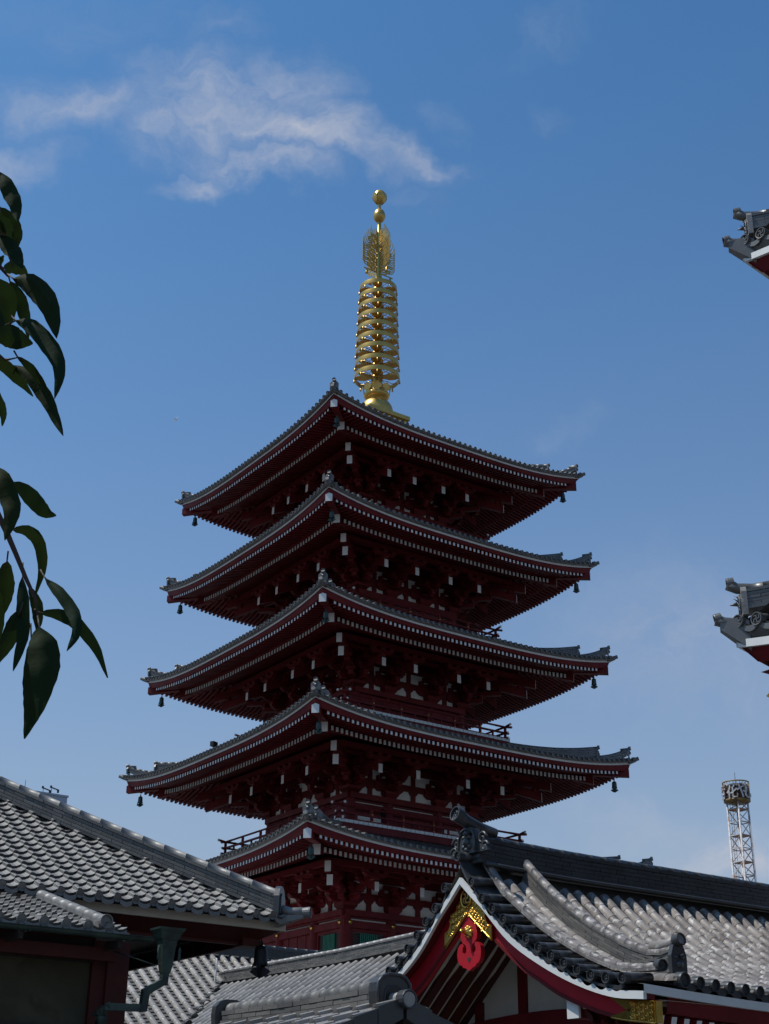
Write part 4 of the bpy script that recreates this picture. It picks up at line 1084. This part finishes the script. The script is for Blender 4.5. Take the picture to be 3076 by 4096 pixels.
# distance of the valley: west wing surface is the higher of the two outside it
def inA(u,y): return (u-XB)<(y-32.05) or y>32.1
pan=MB();cov=MB();en=MB()
us=frange(12.9,29.7,.3); vs=frange(0,V_-.15,.25)
tiles(pan,cov,Sa,us,vs,lambda u,v:inA(u,YA-V_+v),r=.078,dep=.04,lift=.03,seg=4,arc=6,pvs=frange(0,V_-.15,.135))
for u in us:
    y=32.05+(u-XB)
    if YA-V_<y<32.1: 
        p=V((u,y+.02,za(y)+.0)); disc(en,p,(0,-1,-.3),.1); 
        en.box(u-.15,u+.15,y-.02,y+.12,za(y)-.16,za(y)-.05)
Sb=lambda u,v:(XB-6.2+v,u,zb(XB-6.2+v))
def inB(y,x): return (x-XB)>(y-32.10) and y<32.1
us=frange(22.4,32.0,.3); vs=frange(0,6.05,.25)
tiles(pan,cov,Sb,us,vs,lambda u,v:inB(u,XB-6.2+v),r=.085,dep=.045,lift=.03,seg=4,arc=6,pvs=frange(0,6.05,.14))
b=MB()
for j in range(12):
    a=V_*j/12; c=V_*(j+1)/12; b.add([V(Sa(12.7,a))-V((0,0,.07)),V(Sa(30,a))-V((0,0,.07)),V(Sa(30,c))-V((0,0,.07)),V(Sa(12.7,c))-V((0,0,.07))],[(0,1,2,3)])
b.add([V((12.7,YA,4.68)),V((30,YA,4.68)),(30,YA+7,.6),(12.7,YA+7,.6)],[(0,1,2,3)])
for j in range(10):
    a=6.2*j/10; c=6.2*(j+1)/10; b.add([V(Sb(22.2,a))-V((0,0,.07)),V(Sb(22.2,c))-V((0,0,.07)),V(Sb(32.2,c))-V((0,0,.07)),V(Sb(32.2,a))-V((0,0,.07))],[(0,1,2,3)])
b.add([(XB,22.2,3.82),(XB+5,22.2,.9),(XB+5,32.2,.9),(XB,32.2,3.82)],[(0,1,2,3)])
part(b,'roof','pan',mh); part(pan,'pan_tiles','pan',mh); part(cov,'cover_tiles','btile',mh); part(en,'valley_tiles','dtile',mh)
r1=MB(); ridge(r1,[(12.7,YA,4.70),(20,YA,4.70),(30,YA,4.70)],.40,.28,5,.075,brick=.36,capseg=.33,taper=.6,m=0,mc=0); part(r1,'main_ridge','dtile',mh)
r1=MB(); ridge(r1,[(XB,32.1,3.86),(XB,27,3.84),(XB,22.2,3.92)],.36,.27,7,.07,brick=.24,capseg=.26,taper=.7,m=0,mc=1,out=.03); part(r1,'side_ridge',['brick','btile'],mh)
w_=MB(); w_.box(13.2,29.5,YA-4,YA+5,GZ,1.4); w_.box(14.5,20.5,22.6,YA-4,GZ,1.2); part(w_,'wall','plaster',mh)
c_=MB(); c_.tube([(17.25,32.0,4.42),(17.22,31.9,4.40),(17.2,31.85,4.2),(17.18,31.9,3.6),(17.1,31.7,3.35)],.018,6); part(c_,'lightning_cable','steel',mh)
# ---------------------------------------------------------------- little gate roof in the foreground
gg=thing('small_gate','low tiled gate roof in front of the red gable, with a rounded ridge end plate','gate',(8,12.8,GZ))
XR=8.0; Y0,Y1=11.15,14.8
def Sc(sg):
    return lambda u,v:(XR-sg*(2.1-v),u,1.30-.40*(2.1-v)-.0)
tw=MB(); us=frange(Y0,Y1,.3318)
wave(tw,lambda u,v:Sc(1)(u,v),us,frange(0,2.1,.26),lambda u,v:True,h=.05,lift=.04,dip=.025,th=.045)
wave(tw,lambda u,v:Sc(-1)(u,v),us,frange(0,2.1,.26),lambda u,v:True,h=.05,lift=.04,dip=.025,th=.045)
b=MB()
for sg in (1,-1):
    a=[V(Sc(sg)(Y0+.02,0)),V(Sc(sg)(Y1,0)),V(Sc(sg)(Y1,2.1)),V(Sc(sg)(Y0+.02,2.1))]
    b.add([p-V((0,0,.03)) for p in a],[(0,1,2,3)],0); b.add([p-V((0,0,.10)) for p in a],[(3,2,1,0)],1)
go=part(b,'roof',['dtile','bark'],gg); tw.build('wave_tiles','btile',go)
vg=MB()
for sg in (1,-1):
    for j in range(8):     # stepped verge tiles
        d0=.02+j*.27; d1=d0+.285; z=lambda d:1.30-.40*d
        vg.hexa([V((XR-sg*d0,Y0-.035,z(d0)-.13)),V((XR-sg*d0,Y0+.03,z(d0)-.13)),V((XR-sg*d0,Y0+.03,z(d0)+.055)),V((XR-sg*d0,Y0-.035,z(d0)+.055))],
                [V((XR-sg*d1,Y0-.045,z(d1)-.15)),V((XR-sg*d1,Y0+.03,z(d1)-.15)),V((XR-sg*d1,Y0+.03,z(d1)+.075)),V((XR-sg*d1,Y0-.045,z(d1)+.075))],0)
    vg.hexa([V((XR-sg*.05,Y0+.06,1.03)),V((XR-sg*.05,Y0+.16,1.03)),V((XR-sg*.05,Y0+.16,1.16)),V((XR-sg*.05,Y0+.06,1.16))],[V((XR-sg*2.0,Y0+.06,.25)),V((XR-sg*2.0,Y0+.16,.25)),V((XR-sg*2.0,Y0+.16,.38)),V((XR-sg*2.0,Y0+.06,.38))],1)
vg.tube([(XR,Y0+.28,1.345),(XR,Y0-.10,1.325)],[.065,.07],14,2); disc(vg,(XR,Y0-.10,1.33),(0,-1,0),.088,None,0,.012)
part(vg,'verge_tiles',['dtile','bark','btile'],gg)
rg=MB(); ridge(rg,[(XR,14.40,1.30),(XR,13,1.29),(XR,11.43,1.31)],.26,.15,3,.085,brick=.30,capseg=.17,taper=.92,m=0,mc=0,out=.015); part(rg,'ridge','brick',gg)
arch=[(-.19,0),(.19,0),(.20,.12),(.19,.20),(.14,.255),(.07,.28),(-.07,.28),(-.14,.255),(-.19,.20),(-.20,.12)]
inn=[(u*.52,v*.62) for u,v in arch]
for y,sg in ((11.30,-1),(14.42,1)):
    pl=MB()
    T=lambda u,v,d,y=y,sg=sg:V((XR+u,y+sg*d,1.29+v))
    pl.prism(arch,T,-.13 if sg<0 else 0,.0 if sg<0 else .09,0)
    o=[T(u,v,.0) for u,v in arch]; i_=[T(u,v+.0,.0) for u,v in inn]
    if sg<0:
        pl.tube([T(u*.95,v*.97+.005,.005) for u,v in arch[1:]+[arch[0]]],.018,6,0); pl.tube([T(u,v+.0,.003) for u,v in inn[1:]+[inn[0]]],.010,5,0); pl.prism(inn,T,.0,.003,1)
    part(pl,'ridge_end_plate',['dtile','black'],gg)
gp=MB()
for x in (XR-.7,XR+.7):
    for y in (11.9,13.9): gp.box(x-.1,x+.1,y-.1,y+.1,GZ,.75)
gp.box(XR-.9,XR+.9,11.6,11.78,.75,.95); gp.box(XR-.9,XR+.9,13.9,14.08,.75,.95); gp.box(XR-.09,XR+.09,11.3,14.5,.95,1.12)
part(gp,'frame_timber','bark',gg)
# ---------------------------------------------------------------- great gate at the right edge: two roof corners reach into view
tg=thing('great_gate','huge two tier red gate whose upturned roof corners enter at the right edge','temple gate',(26,2,GZ))
def tier(cx,cy,zd,ridge_h,first):
    """corner at (cx,cy); long eave runs towards -y and another towards +x"""
    lift=lambda t:.36*max(0,1-t/3.6)**2.0
    def P(d,t,out,z):    # d=0: eave facing -x, 1: eave facing +y ; t distance from corner, out outward
        return V((cx-out,cy-t,zd+z+lift(t))) if d==0 else V((cx+t,cy+out,zd+z+lift(t)))
    ro=MB(); cv=MB(); dk=MB(); ed=MB()
    zd0=-.30
    sl=.42
    Sx=lambda u,v:(cx+v,cy-u,zd-.36+sl*v+.05*v*v*.3+lift(u)*max(0,1-v/3))
    Sy=lambda u,v:(cx+u,cy-v,zd-.36+sl*v+.05*v*v*.3+lift(u)*max(0,1-v/3))
    us=[.10+.38*i for i in range(30)]
    for S_,nn_,pp in ((Sx,(-1,0,0),0),(Sy,(0,1,0),1)):
        tiles(ro,cv,S_,us,[0,.4,.8,1.3,2,3,4],lambda u,v:u>v-.05,r=.10,dep=.07,lift=.03,seg=5,arc=6)
        for u in us:
            p=V(S_(u,0)); disc(dk,p+V(nn_)*.04+V((0,0,.02)),nn_,.112,'manji',0,.025)
        for u,u2 in zip(us,us[1:]):
            q=[]
            for s in range(9):
                t=s/8; p=V(S_(u+(u2-u)*t,0))+V(nn_)*.02; q+=[p-V((0,0,.02+.05*sin(PI*t))),p-V((0,0,.08+.09*sin(PI*t)))]
            dk.add(q,[(2*s,2*s+1,2*s+3,2*s+2) for s in range(8)],0)
            q=[V(S_(u,0))-V((0,0,.05)),V(S_(u2,0))-V((0,0,.05)),V(S_(u2,4))-V((0,0,.05)),V(S_(u,4))-V((0,0,.05))]
            ro.add(q,[(0,1,2,3)],0)
            q=[V(S_(u,0))-V((0,0,.09)),V(S_(u2,0))-V((0,0,.09))]; q+=[x-V(nn_)*.10-V((0,0,.20)) for x in q[::-1]]
            ed.add(q,[(0,1,2,3)],2)
    # white board, red board, soffit
    ts=frange(-.02,11.4,.3)
    for d in (0,1):
        for a,b2 in zip(ts,ts[1:]):
            def sec(t): return [P(d,t+.0,.0,-.64),P(d,t,.0,-.77),P(d,t+.06,-.06,-.77),P(d,t+.22,-.22,-.98),P(d,t+1.6,-1.6,-.70)]
            A,B_=sec(a),sec(b2); wind=(0,1,2,3) if d==0 else (3,2,1,0)
            for i,mm in ((0,0),(1,0),(2,1),(3,1)): ed.add([A[i],A[i+1],B_[i+1],B_[i]],[wind],mm)
        for i in range(44):
            t=.45+.25*i; a=P(d,t,-.35,-1.04); b2=P(d,t,-1.5,-.84)
            if t>.5: ed.beam(b2,a,.12,.14,1,0)
    n=V((-1,1,0)).normalized(); c=V((cx,cy,zd))
    tc_=MB(); tc_.tube([c-n*.25+V((0,0,-.02)),c+n*.0+V((0,0,.0)),c+n*.16+V((0,0,.02)),c+n*.30+V((0,0,.07))],[.085,.09,.09,.095],12)
    disc(tc_,c+n*.30+V((0,0,.07)),n+V((0,0,-.25)),.10,None,0,.02)
    tc_.hexa([V((cx+.25,cy-.05,zd-.50)),V((cx+.05,cy-.25,zd-.50)),V((cx+.05,cy-.25,zd-.0)),V((cx+.25,cy-.05,zd-.0))][::-1],[V((cx-.12,cy+.22,zd-.12)),V((cx-.22,cy+.12,zd-.12)),V((cx-.22,cy+.12,zd+.08)),V((cx-.12,cy+.22,zd+.08))][::-1],0)
    hr=MB(); pts=[]
    for i in range(12):
        r=.13+.28*i; pts.append(V((cx+r,cy-r,zd+.02+(.42*r+.015*r*r)*.85+.14*max(0,1-r/1.2)**2)))
    ridge(hr,pts[::-1],.34,.36,6,.11,brick=.5,capseg=.3,m=0,mc=1,taper=.8,out=.02)
    e=pts[0]; T=lambda u,v,d:e+V((0,0,1)).cross(n)*u+V((0,0,v))+n*d
    hr.prism([(-.2,-.1),(.2,-.1),(.2,.3),(.12,.40),(-.12,.40),(-.2,.3)],T,-.03,.06,2)
    hr.tube([T(0,.38,-.5),T(0,.40,-.15),T(0,.42,.10),T(0,.50,.24)],[.085,.09,.09,.10],12,1); disc(hr,T(0,.50,.24),n+V((0,0,-.1)),.104,None,1,.02)
    dm=MB(); demon(dm,T(0,.0,.08),n,.30,.30,.06,0,False); dm.tube([T(0,.15,.12),T(0,.13,.24)],[.04,.004],6)
    hd=MB(); hd.hexa([c+V((1.5,-1.3,-1.2)),c+V((1.3,-1.5,-1.2)),c+V((1.3,-1.5,-.8)),c+V((1.5,-1.3,-.8))][::-1],[c+V((.45,-.23,-1.10)),c+V((.23,-.45,-1.10)),c+V((.23,-.45,-.80)),c+V((.45,-.23,-.80))][::-1],0,1)
    r_=part(ro,'roof','pan',tg); cv.build('cover_tiles','ptile',r_); dk.build('eave_tiles','ptile',r_); ed.build('eave_board',['white','red','ptile'],r_)
    tc_.build('corner_tile','ptile',r_); hr.build('hip_ridge',['ptile','ptile','btile'],r_); dm.build('ridge_end_tile','ptile',r_); hd.build('hip_rafter',['red','white'],r_)
tier(16.8,14.25,7.90,0,True); tier(17.5,13.8,15.36,0,False)
rf=MB()  # unseen rest of the gate roofs, added to block sky light
for x0,x1,y0_,y1_,za_,zt_,ins in ((17.0,33.0,-12,14.0,7.30,9.6,4.0),(17.8,32.2,-11.2,13.5,14.8,20.5,6.8)):
    a=[V((x0,y0_,za_)),V((x1,y0_,za_)),V((x1,y1_,za_)),V((x0,y1_,za_))]; b2=[V((x0+ins,y0_+ins,zt_)),V((x1-ins,y0_+ins,zt_)),V((x1-ins,y1_-ins,zt_)),V((x0+ins,y1_-ins,zt_))]
    c=[p-V((0,0,.25)) for p in a]
    rf.hexa(a,b2,0); rf.add(c,[(3,2,1,0)],1)
part(rf,'sky_blocking_roof',['dtile','red'],tg)
w_=MB(); w_.box(20.6,30,-8,10.2,GZ,7.0,0); w_.box(20.9,30,-7.6,9.8,7.6,14.5,0)
for z in (5.6,6.6,13.2,14.1): w_.box(20.4,30,-8.2,10.4,z,z+.35,1)
for y in (10.2,7,3.8,.6): w_.tube([(20.55,y,GZ),(20.55,y,7.4)],.3,12,1)
part(w_,'wall',['plaster','red'],tg)
bell('wind_bell','gilded wind bell half cut off below the lower right roof corner',(17.40,14.01,7.22),.58,'gold',group='wind bells under the nearer roofs')
# ---------------------------------------------------------------- amusement park sign tower, far behind
tx,ty=143.6,124.45
tw=thing('sign_tower','distant white lattice tower with rusty braces topped by a round yellow sign drum','sign tower',(tx,ty,GZ))
def TW(mb,name,mats,par=None):
    o=mb.build(name,mats,par or tw)
    return o
H0=GZ*-1
zt=43.05
A0=math.atan2(-ty,-tx)+rad(4)
cor=lambda i,z:V((cos(A0+i*PI/2),sin(A0+i*PI/2),0))*(1.34+.0030*(zt-z))+V((0,0,z+H0))
lg=MB()
for i in range(4):
    m_=MB(); m_.tube([cor(i,GZ),cor(i,zt+.3)],[.20,.125],8); TW(m_,'leg','steel')
br=MB(); z=zt-.9; up=True; lv=[zt]
while z>GZ: lv.append(z); z-=1.72
for a,b in zip(lv,lv[1:]):
    for i in range(4):
        j=(i+1)%4
        br.beam(cor(i,b),cor(j,b),.10,.12,1 if random.random()<.5 else 0)
        mid=(cor(i,(a+b)/2)+cor(j,(a+b)/2))/2
        if up: br.beam(cor(i,a),cor(j,b),.09,.09,1 if random.random()<.3 else 0)
        else: br.beam(cor(j,a),cor(i,b),.09,.09,1 if random.random()<.3 else 0)
    if up: br.add([cor(0,b),cor(1,b),cor(2,b),cor(3,b)],[(0,1,2,3)],1)
    up=not up
TW(br,'cross_braces',['steel','rust'])
ld=MB(); la=(cor(0,0)+cor(3,0)*1.0)/2; la.z=0; dd=(cor(3,0)-cor(0,0)).normalized(); pa=V((la.x,la.y,0))*.92+dd*.25
for s in (-.2,.2): ld.tube([pa+dd*s+V((0,0,0)),pa+dd*s+V((0,0,zt+H0))],.03,5)
for i in range(100): ld.beam(pa+dd*-.2+V((0,0,.4+i*.44)),pa+dd*.2+V((0,0,.4+i*.44)),.03,.03)
TW(ld,'ladder','wire')
dr=MB(); R=1.84
dr.lathe([(0,zt+.02),(R*.86,zt+.02),(R*.95,zt+.12),(R*.95,zt+.35),(R*.92,zt+.35),(R*.92,zt+.16),(0,zt+.1)],32,(0,0,H0),0)
dr.lathe([(R*.93,zt+2.55),(R*.97,zt+2.55),(R*.97,zt+2.72),(R*.93,zt+2.72),(R*.93,zt+2.55)],32,(0,0,H0),0)
for k in range(3): dr.lathe([(R*.90,zt+.6+k*.7),(R*.93,zt+.6+k*.7),(R*.93,zt+.66+k*.7),(R*.90,zt+.66+k*.7)],32,(0,0,H0),1)
for i in range(24):
    a=i*PI/12; dr.tube([(cos(a)*R*.93,sin(a)*R*.93,zt+.2+H0),(cos(a)*R*.93,sin(a)*R*.93,zt+2.6+H0)],.035,5,0)
dr.lathe([(R*.84,zt+.2),(R*.84,zt+2.3)],20,(0,0,H0),1,False); dr.lathe([(R*.82,zt+.3),(R*.82,zt+.9)],20,(0,0,H0),0,False)
dro=TW(dr,'sign_drum',['drum','bark'])
# lettering that runs round the drum, cut out and bent to its curve
def letters(ch,ang,h,w):
    cu=bpy.data.curves.new('t','FONT'); cu.body=ch; cu.size=1; cu.extrude=.0; cu.resolution_u=4; cu.align_x='CENTER'; cu.offset=.014
    ob=bpy.data.objects.new('t',cu); C.objects.link(ob); bpy.context.view_layer.update()
    me=bpy.data.meshes.new_from_object(ob.evaluated_get(bpy.context.evaluated_depsgraph_get())); bpy.data.objects.remove(ob)
    xs=[v.co.x for v in me.vertices]; ys=[v.co.y for v in me.vertices]
    if not xs: return
    x0,x1,y0_,y1_=min(xs),max(xs),min(ys),max(ys)
    mb=MB(); vs=[];n=len(me.vertices)
    for rr in (R*1.0,R*1.035):
        for v in me.vertices:
            u=(v.co.x-(x0+x1)/2)/(x1-x0)*w; zz=zt+.35+(v.co.y-y0_)/(y1_-y0_)*h
            a=ang+u/R; vs.append(V((cos(a)*rr,sin(a)*rr,zz+H0)))
    mb.add(vs,[tuple(p.vertices) for p in me.polygons]+[tuple(i+n for i in p.vertices) for p in me.polygons])
    from collections import Counter
    ec=Counter()
    for p in me.polygons:
        k=list(p.vertices)
        for a,b in zip(k,k[1:]+k[:1]): ec[tuple(sorted((a,b)))]+=1
    for (a,b),c in ec.items():
        if c==1: mb.f.append((a,b,b+n,a+n)); mb.m.append(0); mb.sm.append(False)
    mb.build('sign_letter','steel',dro)
va=math.atan2(-ty,-tx)
# seen from the camera side, left to right: last letter, then the first three
for ch,dgr in (('き',-72),('花',-17),('や',26),('し',60)):
    letters(ch,va+rad(dgr),2.05,1.55)
ar=MB(); ar.tube([(0,0,zt+2.3+H0),(0,0,zt+4.1+H0)],.035,5); TW(ar,'lightning_rod','wire')
# ---------------------------------------------------------------- roof of a far building behind the left hall
ab=thing('apartment_building','far blue grey building top with antennas behind the left roof ridge','building',(52,155,GZ))
b=MB(); b.box(44,59.9,148.2,162,GZ,36.2); b.box(43.9,60.0,148.1,162.1,36.2,36.4); part(b,'wall','concrete',ab)
wn=MB(); wn.box(0,1.5,-.05,.02,0,1.4); pr_=None
for i in range(5):
    for j in range(8):
        p=V((45.2+i*3,148.18,30.5-j*3.2))-ab.location
        if pr_ is None: pr_=wn.build('window','glass',ab,p)
        else: cpy(pr_,ab,p)
def far(px,py,y=150.): d=ray(px,py); return d*(y/d.y)
for k,(bx_,by_,hx,hy) in enumerate([(171,3172,174,3152),(203,3175,207,3150)]):
    a=MB(); p0=far(bx_,by_)-V((0,0,.6)); p1=far(hx,hy); a.tube([p0,p1],.035,5)
    a.beam(p1+V((-.1,0,.02)),p1+V((.9,0,-.2)),.10,.12,0); a.box(p1.x-.18,p1.x+.0,p1.y-.1,p1.y+.1,p1.z-.05,p1.z+.2); a.box(p1.x+.7,p1.x+.88,p1.y-.1,p1.y+.1,p1.z-.5,p1.z-.15)
    part(a,'antenna','wire',ab)
a=MB(); p1=far(103,3120,152); a.tube([V((p1.x,p1.y,36)),p1],.035,5); part(a,'lightning_rod','wire',ab)
b=MB(); b.box(46.5,49.5,150,153,36.4,37.2); part(b,'roof_hut','concrete',ab)
# ---------------------------------------------------------------- airliner high in the sky
pc=ray(704,1677)*8200
ap=thing('airliner','tiny white airliner crossing the blue sky left of the spire','aeroplane',pc)
ax=(ray(711,1668)*8200-ray(699,1683)*8200).normalized(); ax=(ax+V((0,0,-.15))).normalized(); sd_=ax.cross(ray(704,1677)).normalized(); up_=sd_.cross(ax)
b=MB(); b.tube([-ax*18,-ax*16,-ax*6,ax*10,ax*18],[.5,1.8,2.1,2.0,.5],10); b.build('fuselage','plane',ap)
wv=(ray(692,1673)-ray(704,1678)).normalized()
for w2 in (wv,(ray(709,1683)-ray(704,1678)).normalized()*.7):
    b=MB(); q=[ax*3,-ax*4,w2*17-ax*2.5,w2*17-ax*0]; nn2=ax.cross(w2).normalized()*.3
    b.hexa([x-nn2 for x in q],[x+nn2 for x in q]); b.build('wing','plane',ap)
b=MB(); q=[ax*16,ax*12,ax*15+V((0,0,6)),ax*17+V((0,0,6))]; b.hexa([x-sd_*.3 for x in q],[x+sd_*.3 for x in q]); b.build('tail_fin','plane',ap)
# ---------------------------------------------------------------- cherry tree beside the camera, twigs hanging into view from the left
DL=1.75
def pt(px,py,k=1.0): return ray(px,py)*(DL*k)
tr=thing('cherry_tree','cherry tree with dark drooping leafy twigs hanging in at the left edge','tree',(-2.6,2.3,GZ))
Lz=lambda x,y:(x*1.0616,650+y*1.0616)
leafs=[ # points along the midrib (base first), half width in metres, droop side, depth factor
 ([(-8,30),(30,90),(58,160),(66,225)],.0105,1.0),([(0,170),(40,220),(62,270),(66,322)],.0095,1.02),([(-20,190),(5,230),(28,270),(46,300)],.011,.98),
 ([(-15,270),(30,310),(60,350),(84,402)],.011,1.0),([(-18,400),(0,372),(14,350)],.004,1.0),([(15,400),(50,395),(80,410),(104,436)],.010,1.03),
 ([(48,436),(110,450),(165,500),(200,580),(212,664)],.0155,1.0),([(38,448),(70,510),(92,580),(108,662)],.0095,1.04),([(-28,440),(18,490),(30,560),(22,645)],.013,1.01),
 ([(58,594),(110,610),(165,660),(210,730),(226,800),(204,892)],.0115,.98),([(-22,640),(30,655),(75,672),(124,682)],.0150,.96),([(-25,735),(20,770),(70,820),(124,880)],.0085,1.0),
 ([(44,762),(110,800),(165,870),(205,950),(238,1032)],.0100,1.02),([(66,733),(110,770),(150,820),(190,885)],.0050,.97),([(-12,860),(0,910),(10,950),(9,992)],.006,1.0),
 ([(-30,1140),(10,1190),(42,1280),(40,1350),(16,1425)],.0130,1.0),([(50,1205),(95,1240),(140,1290),(175,1322),(212,1330)],.0115,1.03),
 ([(48,1385),(105,1388),(148,1440),(158,1530),(132,1635)],.0085,1.0),([(170,1565),(225,1620),(275,1690),(290,1770),(250,1842)],.0085,.98),
 ([(152,1697),(225,1705),(290,1740),(360,1830),(406,1942)],.0090,1.02),([(26,1503),(18,1580),(12,1650),(-14,1745)],.0125,1.0),([(85,1560),(88,1680),(84,1800),(48,1918)],.0095,1.03),
 ([(110,1600),(135,1660),(142,1720),(140,1775)],.008,1.04),([(76,1690),(52,1750),(20,1820),(-15,1895)],.0120,1.01),([(148,1748),(170,1830),(168,1940),(146,2092)],.0215,.97),
 ([(118,1800),(130,1950),(125,2050),(92,2172)],.0170,1.02),([(-60,1560),(-30,1650),(-20,1750),(-25,1850)],.014,1.0),([(-60,480),(-30,560),(-18,640),(-25,720)],.014,1.0)]
def leaf(mb,P,hw,fold,roll):
    n=14; res=[]; ext=[P[0]*2-P[1]]+P+[P[-1]*2-P[-2]]; m_=len(P)-1
    for i in range(n+1):
        s=m_*i/n; j=min(int(s),m_-1); t=s-j; a,b_,c,d=ext[j],ext[j+1],ext[j+2],ext[j+3]
        res.append(.5*((2*b_)+(c-a)*t+(2*a-5*b_+4*c-d)*t*t+(3*b_-a-3*c+d)*t**3))
    vs=[]; 
    for i,p in enumerate(res):
        t=i/n; d=(res[min(i+1,n)]-res[max(i-1,0)]).normalized(); view=p.normalized()
        s=d.cross(view).normalized(); nn3=s.cross(d)
        w=hw*(sin(PI*min(1,t**.80))**.85)*(1 if t<.93 else .75)+.0006
        if i<n: w*=1+.05*(i%2)
        s2=(s*cos(roll)+nn3*sin(roll)); n2=s2.cross(d)
        for k in (-1,-.5,0,.5,1): vs.append(p+s2*w*k+n2*(fold*w*(abs(k)-.5)+.0012*sin(i*1.3+k)))
    mb.add(vs,[(5*i+j,5*i+j+1,5*i+6+j,5*i+5+j) for i in range(n) for j in range(4)],0,True)
tg_=MB(); lf_=MB()
for i,(pp,hw,kd_) in enumerate(leafs):
    P=[pt(*Lz(*q),kd_+.012*j*((i%3)-1)) for j,q in enumerate(pp)]
    leaf(lf_,P,hw*.86,.35 if i%2 else .5,(.35 if i%3==0 else -.25))
    tg_.tube([P[0]-(P[1]-P[0])*.35+V((0,0,.004)),P[0],P[0]+(P[1]-P[0])*.3],[.0012,.0010,.0006],5)
tw1=[pt(*Lz(*q)) for q in [(-260,900),(-120,1120),(-10,1320),(28,1400),(62,1480),(98,1568),(132,1640),(150,1755)]]
tg_.tube(tw1,[.006,.005,.0036,.0034,.003,.0026,.002,.001],8)
tw2=[pt(*Lz(*q)) for q in [(-300,-80),(-160,60),(-60,250),(-10,380),(30,430)]]; tg_.tube(tw2,[.006,.005,.004,.003,.001],8)
tw3=[pt(*Lz(*q)) for q in [(-160,60),(-90,350),(-30,560),(10,620),(60,595)]]; tg_.tube(tw3,[.004,.0035,.003,.002,.001],8)
tw5=[pt(*Lz(*q)) for q in [(-160,60),(-60,120),(-20,180),(10,250),(25,330),(50,395)]]; tg_.tube(tw5,[.004,.003,.0026,.0022,.0016,.0008],8)
tw4=[pt(*Lz(*q)) for q in [(-90,350),(-60,620),(-10,720),(20,745),(66,735)]]; tg_.tube(tw4,[.003,.0028,.002,.0016,.0008],8)
# trunk and limbs, out of the frame to the left
tb=MB(); base=V((-2.6,2.3,GZ)); hd=pt(-560,-300)
tb.tube([base,base+V((.05,.02,1.2)),base+V((.25,-.05,2.4)),base+V((.5,-.2,3.3))],[.17,.14,.11,.07],14)
ln_=[base+V((.25,-.05,2.4)),base+V((.5,-.2,3.0)),hd+V((-.35,.1,.35)),hd,tw2[0]]; tb.tube(ln_,[.07,.05,.025,.012,.006],10)
tb.tube([hd+V((-.35,.1,.35)),pt(-520,500),tw1[0]],[.02,.010,.006],8)
limbs=[]
for i in range(9):
    a=2.2+i*.45; e=base+V((.5,-.2,3.3))+V((cos(a)*1.3,sin(a)*1.3,.5+.5*random.random())); limbs.append(e); tb.tube([base+V((.35,-.1,2.7)),base+V((.5,-.2,3.3))+V((cos(a)*.6,sin(a)*.6,.25)),e],[.06,.035,.01],8)
for i in range(900):
    e=random.choice(limbs); p=e+V((random.gauss(0,.38),random.gauss(0,.38),random.gauss(-.12,.32))); d=p.normalized()
    # keep this part of the crown out of the camera's field
    q=d.dot(r_)/max(.01,d.dot(f_)); 
    if q>-.36 and d.dot(f_)>0: continue
    a=random.uniform(0,6.28); L_=random.uniform(.08,.12); dx=V((cos(a)*.5,sin(a)*.5,-.8)).normalized(); leaf_n=[p,p+dx*L_*.33,p+dx*L_*.66+V((0,0,-.004)),p+dx*L_+V((0,0,-.012))]
    leaf(lf_,leaf_n,random.uniform(.013,.018),.4,random.uniform(-1,1))
part(tb,'trunk','bark',tr); part(tg_,'twigs','bark',tr); part(lf_,'leaves','leaf',tr)
